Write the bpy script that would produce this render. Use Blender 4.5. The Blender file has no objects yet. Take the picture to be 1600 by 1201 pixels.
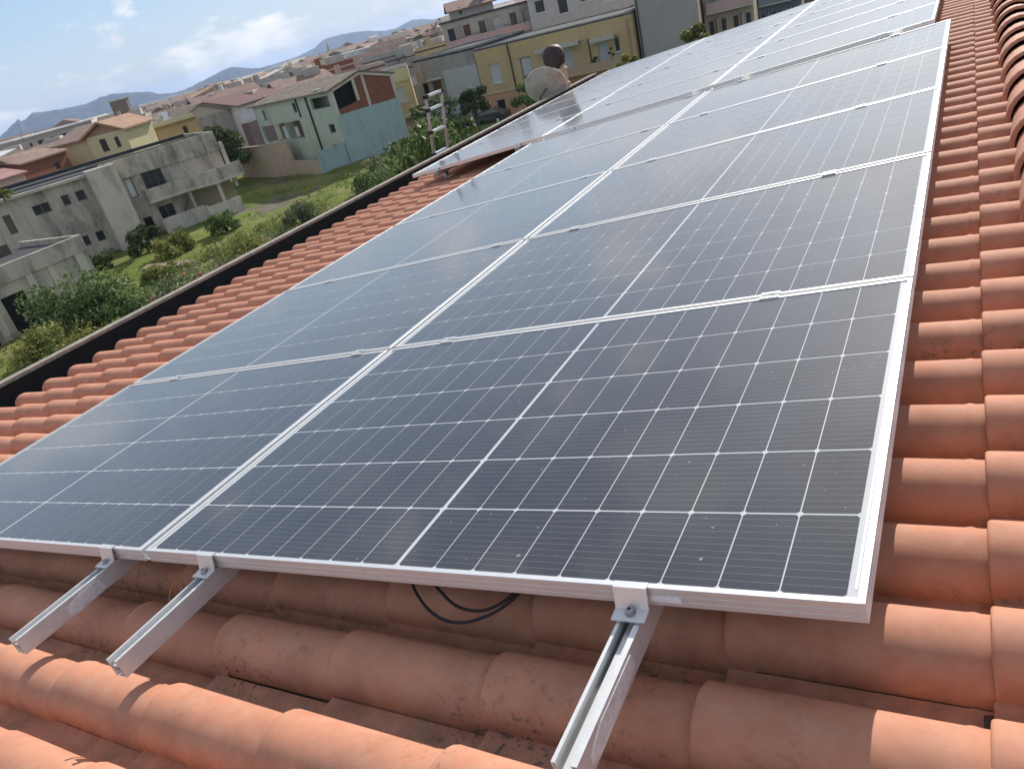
import bpy, math, random
import numpy as np
from mathutils import Vector, Matrix
R_ = math.radians
random.seed(7); rng = np.random.default_rng(7)
S = bpy.context.scene
C = S.collection

# ------------------------------------------------------------------ camera, sky, sun, exposure
cam_d = bpy.data.cameras.new('camera'); cam = bpy.data.objects.new('camera', cam_d); C.objects.link(cam)
cam_d.sensor_width = 36; cam_d.lens = 26.87; cam_d.clip_start = 0.02; cam_d.clip_end = 40000
CL = Vector((1.8111, -0.8386, 1.0197))
cx = Vector((0.8638121, 0.4474938, -0.2314691)); cy = Vector((-0.0230428, 0.4940441, 0.8691314)); cz = Vector((0.5032869, -0.7454325, 0.4370728))
cam.matrix_world = Matrix(((cx.x, cy.x, cz.x, CL.x), (cx.y, cy.y, cz.y, CL.y), (cx.z, cy.z, cz.z, CL.z), (0, 0, 0, 1)))
S.camera = cam
S.view_settings.view_transform = 'Standard'; S.view_settings.look = 'None'; S.view_settings.exposure = 0.36; S.view_settings.gamma = 1
S.view_settings.use_curve_mapping = False
SUN = Vector((-0.050, 0.842, 0.537)).normalized()

w = bpy.data.worlds.new('World'); S.world = w; w.use_nodes = True
nt = w.node_tree; nt.nodes.clear()
def N(tree, kind, **k):
    n = tree.nodes.new(kind)
    for a, b in k.items():
        if a == 'inp':
            for i, v in b.items(): n.inputs[i].default_value = v
        else: setattr(n, a, b)
    return n
L = nt.links.new
sky = N(nt, 'ShaderNodeTexSky', sky_type='NISHITA', sun_disc=False, sun_elevation=math.asin(SUN.z), sun_rotation=math.atan2(SUN.x, SUN.y), air_density=1.0, dust_density=1.0, ozone_density=2.2, altitude=20)
tc = N(nt, 'ShaderNodeTexCoord'); sp = N(nt, 'ShaderNodeSeparateXYZ'); L(tc.outputs['Generated'], sp.inputs[0])
zc = N(nt, 'ShaderNodeMath', operation='MAXIMUM', inp={1: 0.0}); L(sp.outputs['Z'], zc.inputs[0])
za = N(nt, 'ShaderNodeMath', operation='ADD', inp={1: 0.13}); L(zc.outputs[0], za.inputs[0])
dx = N(nt, 'ShaderNodeMath', operation='DIVIDE'); L(sp.outputs['X'], dx.inputs[0]); L(za.outputs[0], dx.inputs[1])
dy = N(nt, 'ShaderNodeMath', operation='DIVIDE'); L(sp.outputs['Y'], dy.inputs[0]); L(za.outputs[0], dy.inputs[1])
cb = N(nt, 'ShaderNodeCombineXYZ', inp={2: 3.1}); L(dx.outputs[0], cb.inputs[0]); L(dy.outputs[0], cb.inputs[1])
st = N(nt, 'ShaderNodeMapping'); st.inputs['Scale'].default_value = (1, 1, 2.3); st.inputs['Location'].default_value = (9.1, 6.37, 2.73); L(tc.outputs['Generated'], st.inputs[0])
n1 = N(nt, 'ShaderNodeTexNoise', inp={'Scale': 7.5, 'Detail': 11, 'Roughness': 0.55, 'Distortion': 0.15}); L(st.outputs[0], n1.inputs['Vector'])
nb = N(nt, 'ShaderNodeTexNoise', inp={'Scale': 1.7, 'Detail': 2}); L(st.outputs[0], nb.inputs['Vector'])
na = N(nt, 'ShaderNodeMath', operation='MULTIPLY_ADD', inp={1: .55}); L(nb.outputs[0], na.inputs[0]); L(n1.outputs[0], na.inputs[2])
rp = N(nt, 'ShaderNodeValToRGB'); rp.color_ramp.elements[0].position = 0.762; rp.color_ramp.elements[1].position = 0.85; L(na.outputs[0], rp.inputs[0])
n2 = N(nt, 'ShaderNodeTexNoise', inp={'Scale': 9.0, 'Detail': 6, 'Roughness': 0.5}); L(st.outputs[0], n2.inputs['Vector'])
cc = N(nt, 'ShaderNodeValToRGB')
cc.color_ramp.elements[0].position = 0.36; cc.color_ramp.elements[0].color = (.66, .72, .83, 1)
cc.color_ramp.elements[1].position = 0.60; cc.color_ramp.elements[1].color = (.97, .985, 1, 1); L(n2.outputs[0], cc.inputs[0])
SKYS = 0.095
cm = N(nt, 'ShaderNodeVectorMath', operation='SCALE', inp={'Scale': 0.86 / SKYS}); L(cc.outputs[0], cm.inputs[0])
# the low air whitens towards the horizon
hz = N(nt, 'ShaderNodeMapRange', inp={1: 0.0, 2: 0.55, 3: 0.80, 4: 0.0}); L(sp.outputs['Z'], hz.inputs[0])
hr = N(nt, 'ShaderNodeValToRGB'); el = hr.color_ramp.elements
el[0].position = 0; el[0].color = (.62, .73, .87, 1); el[1].position = .30; el[1].color = (.26, .43, .72, 1); e_ = el.new(.10); e_.color = (.42, .61, .88, 1); L(sp.outputs['Z'], hr.inputs[0])
hs_ = N(nt, 'ShaderNodeVectorMath', operation='SCALE', inp={'Scale': 0.84 / SKYS}); L(hr.outputs[0], hs_.inputs[0])
wm = N(nt, 'ShaderNodeMixRGB'); L(hz.outputs[0], wm.inputs[0]); L(sky.outputs[0], wm.inputs[1]); L(hs_.outputs[0], wm.inputs[2])
sm = N(nt, 'ShaderNodeMixRGB'); sm.inputs[1].default_value = (0, 0, 0, 1); L(wm.outputs[0], sm.inputs[1]); L(cm.outputs[0], sm.inputs[2]); L(rp.outputs[0], sm.inputs[0])
bg = N(nt, 'ShaderNodeBackground', inp={'Strength': SKYS}); L(sm.outputs[0], bg.inputs[0])
wo = N(nt, 'ShaderNodeOutputWorld'); L(bg.outputs[0], wo.inputs[0])

sd = bpy.data.lights.new('sun', 'SUN'); sd.energy = 4.3; sd.angle = R_(0.53); sd.color = (1.0, 0.945, 0.87)
so = bpy.data.objects.new('sun', sd); C.objects.link(so); so.rotation_euler = SUN.to_track_quat('Z', 'Y').to_euler()

# ------------------------------------------------------------------ helpers
def tag(o, label=None, cat=None, group=None, kind=None):
    if label: o['label'] = label
    if cat: o['category'] = cat
    if group: o['group'] = group
    if kind: o['kind'] = kind
    return o
def empty(name, loc, rot=(0, 0, 0), **k):
    o = bpy.data.objects.new(name, None); C.objects.link(o); o.location = loc; o.rotation_euler = rot; o.empty_display_size = .1
    return tag(o, **k)
def link(name, me, parent=None, loc=None, rot=None):
    o = bpy.data.objects.new(name, me); C.objects.link(o)
    if parent: o.parent = parent
    if loc is not None: o.location = loc
    if rot is not None: o.rotation_euler = rot
    return o
class MB:
    def __init__(s): s.v = []; s.f = []
    def add(s, vs, fs):
        b = len(s.v); s.v += [tuple(p) for p in vs]; s.f += [tuple(i + b for i in f) for f in fs]; return s
    def quad(s, a, b, c, d): return s.add([a, b, c, d], [(0, 1, 2, 3)])
    def box(s, lo, hi, M=None):
        x0, y0, z0 = lo; x1, y1, z1 = hi
        v = [Vector(p) for p in ((x0, y0, z0), (x1, y0, z0), (x1, y1, z0), (x0, y1, z0), (x0, y0, z1), (x1, y0, z1), (x1, y1, z1), (x0, y1, z1))]
        if M is not None: v = [M @ p for p in v]
        return s.add(v, [(0, 3, 2, 1), (4, 5, 6, 7), (0, 1, 5, 4), (1, 2, 6, 5), (2, 3, 7, 6), (3, 0, 4, 7)])
    def prism(s, pts, a, b, M=None):
        # pts: (x, z) outline, extruded along y from a to b
        n = len(pts); v = [Vector((p[0], a, p[1])) for p in pts] + [Vector((p[0], b, p[1])) for p in pts]
        if M is not None: v = [M @ p for p in v]
        return s.add(v, [tuple(range(n)), tuple(range(2 * n - 1, n - 1, -1))] + [(i, i + n, (i + 1) % n + n, (i + 1) % n) for i in range(n)])
    def tube(s, pts, r, k=8, caps=True):
        pts = [Vector(p) for p in pts]; n = len(pts); rs = r if hasattr(r, '__len__') else [r] * n
        b = len(s.v); up = Vector((0.13, 0.31, 0.94)).normalized()
        for i, p in enumerate(pts):
            t = (pts[min(i + 1, n - 1)] - pts[max(i - 1, 0)]).normalized()
            a = t.cross(up)
            if a.length < 1e-3: a = t.cross(Vector((1, 0, 0)))
            a.normalize(); c = t.cross(a)
            for j in range(k):
                q = 2 * math.pi * j / k; s.v.append(tuple(p + rs[i] * (a * math.cos(q) + c * math.sin(q))))
        for i in range(n - 1):
            for j in range(k): s.f.append((b + i * k + j, b + i * k + (j + 1) % k, b + (i + 1) * k + (j + 1) % k, b + (i + 1) * k + j))
        if caps: s.f.append(tuple(b + j for j in range(k))[::-1]); s.f.append(tuple(b + (n - 1) * k + j for j in range(k)))
        return s
    def lathe(s, prof, k=20, M=None):
        b = len(s.v); n = len(prof)
        for r, z in prof:
            for j in range(k):
                q = 2 * math.pi * j / k; p = Vector((r * math.cos(q), r * math.sin(q), z)); s.v.append(tuple(M @ p if M is not None else p))
        for i in range(n - 1):
            for j in range(k): s.f.append((b + i * k + j, b + i * k + (j + 1) % k, b + (i + 1) * k + (j + 1) % k, b + (i + 1) * k + j))
        return s
    def mesh(s, name, m, smooth=False):
        me = bpy.data.meshes.new(name); me.from_pydata(s.v, [], s.f)
        for x in (m if isinstance(m, (list, tuple)) else [m]): me.materials.append(x)
        if smooth:
            for p in me.polygons: p.use_smooth = True
        me.update(); return me
    def build(s, name, m, parent=None, loc=None, rot=None, smooth=False, kind=None):
        o = link(name, s.mesh(name, m, smooth), parent, loc, rot)
        if kind: o['kind'] = kind
        return o
def smooth_by_angle(me, ang=40):
    for p in me.polygons: p.use_smooth = True
    me.set_sharp_from_angle(angle=R_(ang))

# ------------------------------------------------------------------ materials
MATS = {}
def mat(name, col, rough=.8, spec=.3, metal=0, var=.12, scale=3.0, bump=.0, bscale=40, dirt=None, dirt_col=(.12, .11, .1), attr=None, world=False, detail=6, stretch=(1, 1, 1)):
    m = bpy.data.materials.new(name); m.use_nodes = True; t = m.node_tree; p = t.nodes['Principled BSDF']; l = t.links.new
    p.inputs['Roughness'].default_value = rough; p.inputs['Metallic'].default_value = metal; p.inputs['Specular IOR Level'].default_value = spec
    src = N(t, 'ShaderNodeNewGeometry').outputs['Position'] if world else N(t, 'ShaderNodeTexCoord').outputs['Object']
    mp = N(t, 'ShaderNodeMapping'); mp.inputs['Scale'].default_value = stretch; l(src, mp.inputs[0]); src = mp.outputs[0]
    nz = N(t, 'ShaderNodeTexNoise', inp={'Scale': scale, 'Detail': detail, 'Roughness': .6}); l(src, nz.inputs['Vector'])
    mr = N(t, 'ShaderNodeMapRange', inp={1: .25, 2: .75, 3: 1 - var, 4: 1 + var}); l(nz.outputs[0], mr.inputs[0])
    hs = N(t, 'ShaderNodeVectorMath', operation='SCALE', inp={0: col}); l(mr.outputs[0], hs.inputs['Scale']); out = hs.outputs[0]
    if attr:
        a = N(t, 'ShaderNodeAttribute', attribute_name=attr); mm = N(t, 'ShaderNodeVectorMath', operation='MULTIPLY'); l(out, mm.inputs[0]); l(a.outputs['Color'], mm.inputs[1]); out = mm.outputs[0]
    if dirt:
        sc, lo, hi, amt = dirt
        dn = N(t, 'ShaderNodeTexNoise', inp={'Scale': sc, 'Detail': 8, 'Roughness': .68, 'Distortion': .3}); l(src, dn.inputs['Vector'])
        dr = N(t, 'ShaderNodeMapRange', inp={1: lo, 2: hi, 3: 0, 4: amt}); l(dn.outputs[0], dr.inputs[0])
        mx = N(t, 'ShaderNodeMixRGB', inp={2: (*dirt_col, 1)}); l(dr.outputs[0], mx.inputs[0]); l(out, mx.inputs[1]); out = mx.outputs[0]
    l(out, p.inputs['Base Color'])
    if bump:
        bn = N(t, 'ShaderNodeTexNoise', inp={'Scale': bscale, 'Detail': 5, 'Roughness': .6}); l(src, bn.inputs['Vector'])
        bp = N(t, 'ShaderNodeBump', inp={'Strength': bump, 'Distance': .01}); l(bn.outputs[0], bp.inputs['Height']); l(bp.outputs[0], p.inputs['Normal'])
    MATS[name] = m; m['p'] = 1
    return m

# clay tile: per-tile tint attribute, faint mottling, dark lichen blotches
def clay():
    m = mat('clay_tile', (.52, .228, .138), rough=.76, spec=.25, var=.18, scale=9, bump=.10, bscale=500, attr='tint', world=True)
    t = m.node_tree; l = t.links.new; p = t.nodes['Principled BSDF']; old = p.inputs['Base Color'].links[0].from_socket
    g = N(t, 'ShaderNodeNewGeometry').outputs['Position']
    a = N(t, 'ShaderNodeTexNoise', inp={'Scale': 2.6, 'Detail': 3}); l(g, a.inputs['Vector'])
    a2 = N(t, 'ShaderNodeMapRange', inp={1: .50, 2: .62, 3: 0, 4: 1}); l(a.outputs[0], a2.inputs[0])
    b = N(t, 'ShaderNodeTexNoise', inp={'Scale': 58, 'Detail': 5, 'Roughness': .7}); l(g, b.inputs['Vector'])
    b2 = N(t, 'ShaderNodeMapRange', inp={1: .555, 2: .60, 3: 0, 4: .9}); l(b.outputs[0], b2.inputs[0])
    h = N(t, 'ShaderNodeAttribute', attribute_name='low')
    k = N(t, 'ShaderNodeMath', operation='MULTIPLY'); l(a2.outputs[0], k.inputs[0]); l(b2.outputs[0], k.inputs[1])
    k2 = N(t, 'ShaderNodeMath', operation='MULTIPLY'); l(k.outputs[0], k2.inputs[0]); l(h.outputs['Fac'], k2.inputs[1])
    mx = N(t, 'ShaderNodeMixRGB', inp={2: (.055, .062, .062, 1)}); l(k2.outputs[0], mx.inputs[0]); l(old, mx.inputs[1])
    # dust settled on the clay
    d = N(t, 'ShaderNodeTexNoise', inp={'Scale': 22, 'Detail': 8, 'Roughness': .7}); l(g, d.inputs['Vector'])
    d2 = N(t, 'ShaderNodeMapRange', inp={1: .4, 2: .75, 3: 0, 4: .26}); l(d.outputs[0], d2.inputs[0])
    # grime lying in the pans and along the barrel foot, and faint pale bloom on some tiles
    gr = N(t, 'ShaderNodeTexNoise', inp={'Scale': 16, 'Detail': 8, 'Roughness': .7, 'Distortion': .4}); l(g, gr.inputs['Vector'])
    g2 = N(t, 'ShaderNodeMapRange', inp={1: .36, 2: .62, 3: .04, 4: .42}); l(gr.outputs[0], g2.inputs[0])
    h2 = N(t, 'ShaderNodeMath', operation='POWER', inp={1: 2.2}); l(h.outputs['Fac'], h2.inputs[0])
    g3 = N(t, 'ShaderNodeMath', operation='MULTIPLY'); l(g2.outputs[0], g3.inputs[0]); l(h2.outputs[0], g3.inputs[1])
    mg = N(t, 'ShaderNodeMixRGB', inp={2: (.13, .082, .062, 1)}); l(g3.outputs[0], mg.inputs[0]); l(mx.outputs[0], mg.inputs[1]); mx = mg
    m2 = N(t, 'ShaderNodeMixRGB', inp={2: (.62, .45, .34, 1)}); l(d2.outputs[0], m2.inputs[0]); l(mx.outputs[0], m2.inputs[1]); l(m2.outputs[0], p.inputs['Base Color'])
    return m
M_CLAY = clay()
M_ALU = mat('anodized_aluminium', (.74, .735, .72), rough=.42, metal=.5, var=.05, scale=30, spec=.5)
M_MILL = mat('mill_aluminium', (.74, .735, .72), rough=.40, metal=.5, var=.08, scale=25, dirt=(18, .5, .75, .3), dirt_col=(.5, .47, .42))
M_STEEL = mat('bolt_steel', (.45, .45, .45), rough=.35, metal=1, var=.1, scale=80)
M_FILM = mat('torn_film', (.62, .60, .60), rough=.45, var=.25, scale=60, spec=.5)
M_CABLE = mat('black_cable_sheath', (.018, .018, .02), rough=.5, var=.1)
M_COPPER = mat('orange_wire', (.55, .26, .08), rough=.5, var=.1)
M_GUTTER = mat('black_gutter', (.016, .016, .017), rough=.85, var=.3, scale=8, bump=.3, bscale=60)
M_RIM = mat('weathered_rim', (.34, .30, .255), rough=.9, var=.25, scale=14, bump=.4, bscale=90, dirt=(9, .5, .7, .5))
M_DECK = mat('roof_deck', (.10, .07, .05), rough=.95)
M_LABEL = mat('frosted_label', (.80, .80, .82), rough=.5, var=.15, scale=120)

def panel_mat(name, base, cell):
    # laminate under glass: dark cell (or white backsheet), clear coat, thin film of dust
    m = bpy.data.materials.new(name); m.use_nodes = True; t = m.node_tree; l = t.links.new; p = t.nodes['Principled BSDF']
    g = N(t, 'ShaderNodeTexCoord').outputs['Object']; gw = N(t, 'ShaderNodeNewGeometry').outputs['Position']
    d = N(t, 'ShaderNodeTexNoise', inp={'Scale': 2.2, 'Detail': 9, 'Roughness': .72}); l(gw, d.inputs['Vector'])
    d1 = N(t, 'ShaderNodeMapRange', inp={1: .3, 2: .7, 3: .035, 4: .085}); l(d.outputs[0], d1.inputs[0])
    f = N(t, 'ShaderNodeTexNoise', inp={'Scale': 420, 'Detail': 4, 'Roughness': .8}); l(gw, f.inputs['Vector'])
    f1 = N(t, 'ShaderNodeMapRange', inp={1: .35, 2: .75, 3: .55, 4: 1.7}); l(f.outputs[0], f1.inputs[0])
    k = N(t, 'ShaderNodeMath', operation='MULTIPLY'); l(d1.outputs[0], k.inputs[0]); l(f1.outputs[0], k.inputs[1])
    # sparse bright specks and smears
    s = N(t, 'ShaderNodeTexNoise', inp={'Scale': 75, 'Detail': 2}); l(gw, s.inputs['Vector'])
    s1 = N(t, 'ShaderNodeMapRange', inp={1: .735, 2: .78, 3: 0, 4: .5}); l(s.outputs[0], s1.inputs[0])
    k2 = N(t, 'ShaderNodeMath', operation='MAXIMUM'); l(k.outputs[0], k2.inputs[0]); l(s1.outputs[0], k2.inputs[1])
    col = N(t, 'ShaderNodeRGB'); col.outputs[0].default_value = (*base, 1); out = col.outputs[0]
    if cell:
        # fine silver busbars, eleven to a cell, running along the long side
        x = N(t, 'ShaderNodeSeparateXYZ'); l(g, x.inputs[0])
        m1 = N(t, 'ShaderNodeMath', operation='MULTIPLY', inp={1: 1 / .01655}); l(x.outputs['Y'], m1.inputs[0])
        fr = N(t, 'ShaderNodeMath', operation='FRACT'); l(m1.outputs[0], fr.inputs[0])
        lt = N(t, 'ShaderNodeMath', operation='LESS_THAN', inp={1: .055}); l(fr.outputs[0], lt.inputs[0])
        md = N(t, 'ShaderNodeMath', operation='MULTIPLY', inp={1: .20}); l(lt.outputs[0], md.inputs[0])
        b = N(t, 'ShaderNodeMixRGB', inp={2: (.55, .56, .58, 1)}); l(md.outputs[0], b.inputs[0]); l(out, b.inputs[1]); out = b.outputs[0]
    mx = N(t, 'ShaderNodeMixRGB', inp={2: (.58, .58, .58, 1)}); l(k2.outputs[0], mx.inputs[0]); l(out, mx.inputs[1]); l(mx.outputs[0], p.inputs['Base Color'])
    p.inputs['Roughness'].default_value = .6; p.inputs['Specular IOR Level'].default_value = .05
    p.inputs['Coat Weight'].default_value = .92; p.inputs['Coat Roughness'].default_value = .09; p.inputs['Sheen Weight'].default_value = .20; p.inputs['Sheen Roughness'].default_value = .35; p.inputs['Sheen Tint'].default_value = (.95, .98, 1, 1); p.inputs['Coat IOR'].default_value = 1.42
    return m
M_CELL = panel_mat('silicon_cell', (.008, .0115, .021), True)
M_BACK = panel_mat('white_backsheet', (.52, .53, .54), False)

# ------------------------------------------------------------------ our roof: axes u (up the slope), v (along the ridge), n (out of the slope)
PITCH = R_(6.586)
ROT = (0, -PITCH, 0)
def RP(u, v, n=0.0): return Vector((.99340 * u - .11470 * n, v, .11470 * u + .99340 * n))
CREST = -0.12
house = empty('house', RP(0, 0, CREST - .3), ROT, label='house with red clay tiled roof carrying two arrays of solar panels, seen from its ridge', cat='house')
HO = Vector((0, 0, -(CREST - .3)))      # roof (u,v,n) -> local of the house empty: n shifted
def hp(u, v, n): return Vector((u, v, n)) + HO

PV, PU = .204, .377         # tile pitch along v and exposure along u
U0 = -3.80
def tile_geo(var):
    th = .017; r2 = random.Random(var)
    us = [(-.0005, -.0095), (0.0, -.004), (.0025, -.0008), (.007, 0), (.10, 0), (.20, 0), (.345, 0), (.352, .0018), (.357, .0018), (.364, 0), (.425, 0)]
    sec = []
    K = 12
    for i in range(K + 1):
        a = math.pi * i / K; sec.append((-.074 * math.cos(a), .070 * math.sin(a) ** .92 - .070))
    sec += [(.080, -.0745), (.103, -.0785), (.124, -.0785), (.1305, -.076)]
    n = len(sec); vs = []; low = []
    for u, off in us:
        drop = .021 * u / PU
        for j, (v, h) in enumerate(sec):
            # shrink slightly at the rounded lower end
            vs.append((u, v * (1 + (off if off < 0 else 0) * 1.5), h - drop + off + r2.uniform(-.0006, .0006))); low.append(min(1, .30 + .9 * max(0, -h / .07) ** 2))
    m = len(us); fs = [(i * n + j, i * n + j + 1, (i + 1) * n + j + 1, (i + 1) * n + j) for i in range(m - 1) for j in range(n - 1)]
    b = len(vs)
    # underside at the lower end and the free edge towards -v
    for j, (v, h) in enumerate(sec): vs.append((0.0, v * .985, h - th - .004)); low.append(low[j])
    fs += [(b + j, b + j + 1, j + 1, j) for j in range(n - 1)]
    b2 = len(vs)
    for i, (u, off) in enumerate(us): vs.append((u, -.0735, -.070 - th * .6 - .021 * u / PU)); low.append(1)
    fs += [(b2 + i, i * n, (i + 1) * n, b2 + i + 1) for i in range(m - 1)]
    return vs, fs, low
TINTS = [(1, 1, 1), (1.08, 1.0, .91), (.90, .93, .95), (1.03, 1.10, 1.14), (.97, .87, .84), (.82, .80, .80), (1.10, 1.14, 1.12), (1.0, .92, .86)]
def tint_mesh(name, vs, fs, low, tint):
    me = bpy.data.meshes.new(name); me.from_pydata(vs, [], fs); me.materials.append(M_CLAY)
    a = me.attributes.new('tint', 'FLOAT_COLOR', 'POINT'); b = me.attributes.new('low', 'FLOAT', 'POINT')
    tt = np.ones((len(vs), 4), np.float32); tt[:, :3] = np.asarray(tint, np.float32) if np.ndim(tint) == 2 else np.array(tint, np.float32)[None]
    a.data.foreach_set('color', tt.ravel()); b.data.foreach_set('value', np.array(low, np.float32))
    smooth_by_angle(me, 50); me.update(); return me
TG = [tile_geo(i) for i in range(8)]
TM = [tint_mesh('tile', *TG[i], TINTS[i]) for i in range(8)]
CRV = -.092                 # v of one crest row
NU = 16
tiles = []
for r in range(-7, 64):
    for c in range(NU):
        u = U0 + c * PU + random.uniform(-.003, .003); v = CRV + r * PV + random.uniform(-.002, .002)
        if c == NU - 1 and u + .4 > 2.15: pass
        tiles.append((u, v, c))
def px(P):
    d = P - CL; z = -d.dot(cz)
    if z < .05: return None
    return 800 + 1194.2 * d.dot(cx) / z, 600.5 - 1194.2 * d.dot(cy) / z, z
def shown(u, v):
    q = px(RP(u + .2, v, CREST))
    if q is None: return None
    if -1.66 < u < 1.30 and .15 < v < 5.70: return None
    if -3.2 < u < 1.25 and v > 6.15: return None
    if not (-140 < q[0] < 1740 and -40 < q[1] < 1420): return None
    return q[2]
rank = sorted([(shown(u, v), i) for i, (u, v, c) in enumerate(tiles) if shown(u, v) is not None])
single = set(i for z, i in rank[:299])
svs, sfs, slow, stint = [], [], [], []
for i, (u, v, c) in enumerate(tiles):
    k = random.randrange(8); rz = random.uniform(-.008, .008); dn = random.uniform(-.0015, .0015)
    p = hp(u, v, CREST + dn)
    if i in single:
        o = link('tile', TM[k], house, p, (random.uniform(-.01, .01), 0, rz))
    else:
        vs, fs, low = TG[k]; b = len(svs)
        svs += [(p.x + a[0] - rz * a[1], p.y + a[1] + rz * a[0], p.z + a[2]) for a in vs]; sfs += [tuple(j + b for j in f) for f in fs]; slow += low
        stint += [TINTS[k]] * len(vs)
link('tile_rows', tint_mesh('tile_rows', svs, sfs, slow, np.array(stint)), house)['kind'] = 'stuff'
# ridge caps: half-round tiles laid along v, each overlapping the next one nearer
def cap_geo():
    vs, fs, low = [], [], []; K = 12
    ring = [(.0, .129), (.004, .136), (.012, .138), (.03, .1365), (.25, .128), (.50, .118)]
    for y, r in ring:
        for i in range(K + 1):
            a = math.pi * i / K; vs.append((-r * math.cos(a), y, r * math.sin(a))); low.append(.55)
    n = K + 1
    fs = [(i * n + j, (i + 1) * n + j, (i + 1) * n + j + 1, i * n + j + 1) for i in range(len(ring) - 1) for j in range(K)]
    b = len(vs)
    for i in range(n): a = math.pi * i / K; vs.append((-.119 * math.cos(a), .002, .119 * math.sin(a))); low.append(.8)
    fs += [(b + j, j, j + 1, b + j + 1) for j in range(K)]
    b3 = len(vs)
    for i in range(n): a = math.pi * i / K; vs.append((-.110 * math.cos(a), .3, .110 * math.sin(a))); low.append(.8)
    fs += [(b + j, b + j + 1, b3 + j + 1, b3 + j) for j in range(K)]
    return vs, fs, low
CG = cap_geo(); CMs = [tint_mesh('ridge_tile', *CG, TINTS[i]) for i in range(8)]
for k in range(35):
    v = -1.4 + .405 * k
    link('ridge_tile', CMs[k % 8 if k % 3 else 3], house, hp(2.095, v, CREST - .03 + random.uniform(-.004, .004)), (R_(-3.2), 0, random.uniform(-.012, .012)))
# far slope beyond the ridge, rows of the same tiles
fv, ff, fl, ft = [], [], [], []
SL = -math.tan(2 * PITCH)
for r in range(-7, 64):
    for c in range(15):
        k = random.randrange(8); vs, fs, low = TG[k]; b = len(fv)
        for a in vs:
            uu = 2.12 + .38 + c * PU - a[0]
            q = hp(uu, CRV + r * PV - a[1], CREST - .03 + a[2] - .2309 * (uu - 2.12)); fv.append(tuple(q))
        ff += [tuple(j + b for j in f) for f in fs]; fl += low; ft += [TINTS[k]] * len(vs)
link('far_slope_tile_rows', tint_mesh('far_slope_tile_rows', fv, ff, fl, np.array(ft)), house)['kind'] = 'stuff'
VN, VF = -1.55, 12.95
b = MB(); b.prism([(-3.9, CREST - .115), (2.12, CREST - .10), (7.6, CREST - .10 - .2309 * 5.6), (7.6, CREST - .25 - .2309 * 5.6), (2.12, CREST - .26), (-3.9, CREST - .26)], VN, VF - .1)
b.v = [tuple(hp(*p)) for p in b.v]; b.build('roof_deck', M_DECK, house)
# mortar bed under the caps
b = MB(); b.tube([hp(2.095, VN + .1, CREST - .06), hp(2.095, VF - .3, CREST - .075)], .112, 12); b.build('mortar_bed', mat('ridge_mortar', (.20, .15, .11), var=.4, scale=30, bump=.5, bscale=60, dirt=(20, .45, .6, .7), dirt_col=(.05, .05, .045)), house)
# eave: box gutter with near-black floor and inner face behind a parapet with weathered rim
b = MB(); b.box((-4.03, VN, CREST - .36), (-3.86, VF - .05, CREST - .26)); b.box((-4.035, VN + .001, CREST - .36), (-4.0, VF - .051, -.035)); b.v = [tuple(hp(*p)) for p in b.v]; b.build('gutter_inside', M_GUTTER, house)
b = MB(); b.prism([(-4.085, -.020), (-3.99, -.020), (-3.985, -.026), (-3.99, -.050), (-4.085, -.050)], VN - .01, VF - .02); b.v = [tuple(hp(*p)) for p in b.v]; b.build('parapet_rim', M_RIM, house)
M_HWALL = mat('painted_house_wall', (.55, .45, .32), rough=.9, var=.15, scale=1.5, bump=.2)
b = MB(); zt = RP(-4.05, 0, CREST - .02).z
b.box((-4.03, VN + .03, -9.6), (-4.00, VF - .1, zt - .18)); b.box((-3.99, VF - .28, -9.6), (7.1, VF - .12, zt - .30))
hw = b.build('wall', M_HWALL, house); hw.matrix_parent_inverse = (Matrix.Translation(house.location) @ Matrix.Rotation(-PITCH, 4, 'Y')).inverted()

# ------------------------------------------------------------------ solar panels
def frame_mesh(LX, LY, name):
    # ring profile: (inset, height); two shallow grooves in the outer face
    prof = [(.0, -.035), (.0, -.0265), (.0012, -.0258), (.0012, -.0245), (.0, -.0238), (.0, -.0148), (.0012, -.0141), (.0012, -.0128), (.0, -.0121), (.0, -.0008), (.0008, 0), (.0105, 0), (.0110, -.0006), (.0110, -.0024), (.0020, -.0026), (.0020, -.033), (.028, -.0335), (.028, -.035)]
    vs = []; n = len(prof)
    for cxn, cyn in ((0, 0), (1, 0), (1, 1), (0, 1)):
        for d, h in prof: vs.append(((d if cxn == 0 else LX - d), (d if cyn == 0 else LY - d), h))
    fs = []
    for c in range(4):
        c2 = (c + 1) % 4
        for i in range(n): fs.append((c * n + i, c2 * n + i, c2 * n + (i + 1) % n, c * n + (i + 1) % n))
    b = MB(); b.add(vs, fs); return b.mesh(name, M_ALU)
def cell_geo(cw, ch, cx_=.0048):
    k = cx_
    return [(k, 0, 0), (cw - k, 0, 0), (cw, k, 0), (cw, ch - k, 0), (cw - k, ch, 0), (k, ch, 0), (0, ch - k, 0), (0, k, 0)], [(0, 1, 2, 3, 4, 5, 6, 7)]
def cell_spots(LX, LY, nx, ny, mx, my, gx, gy, mid):
    cw = (LX - 2 * mx - mid - gx * (nx - 2)) / nx; ch = (LY - 2 * my - gy * (ny - 1)) / ny
    xs = [mx + i * (cw + gx) + (mid - gx if i >= nx // 2 else 0) for i in range(nx)]; ys = [my + j * (ch + gy) for j in range(ny)]
    return cw, ch, [(x, y) for x in xs for y in ys]
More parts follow.
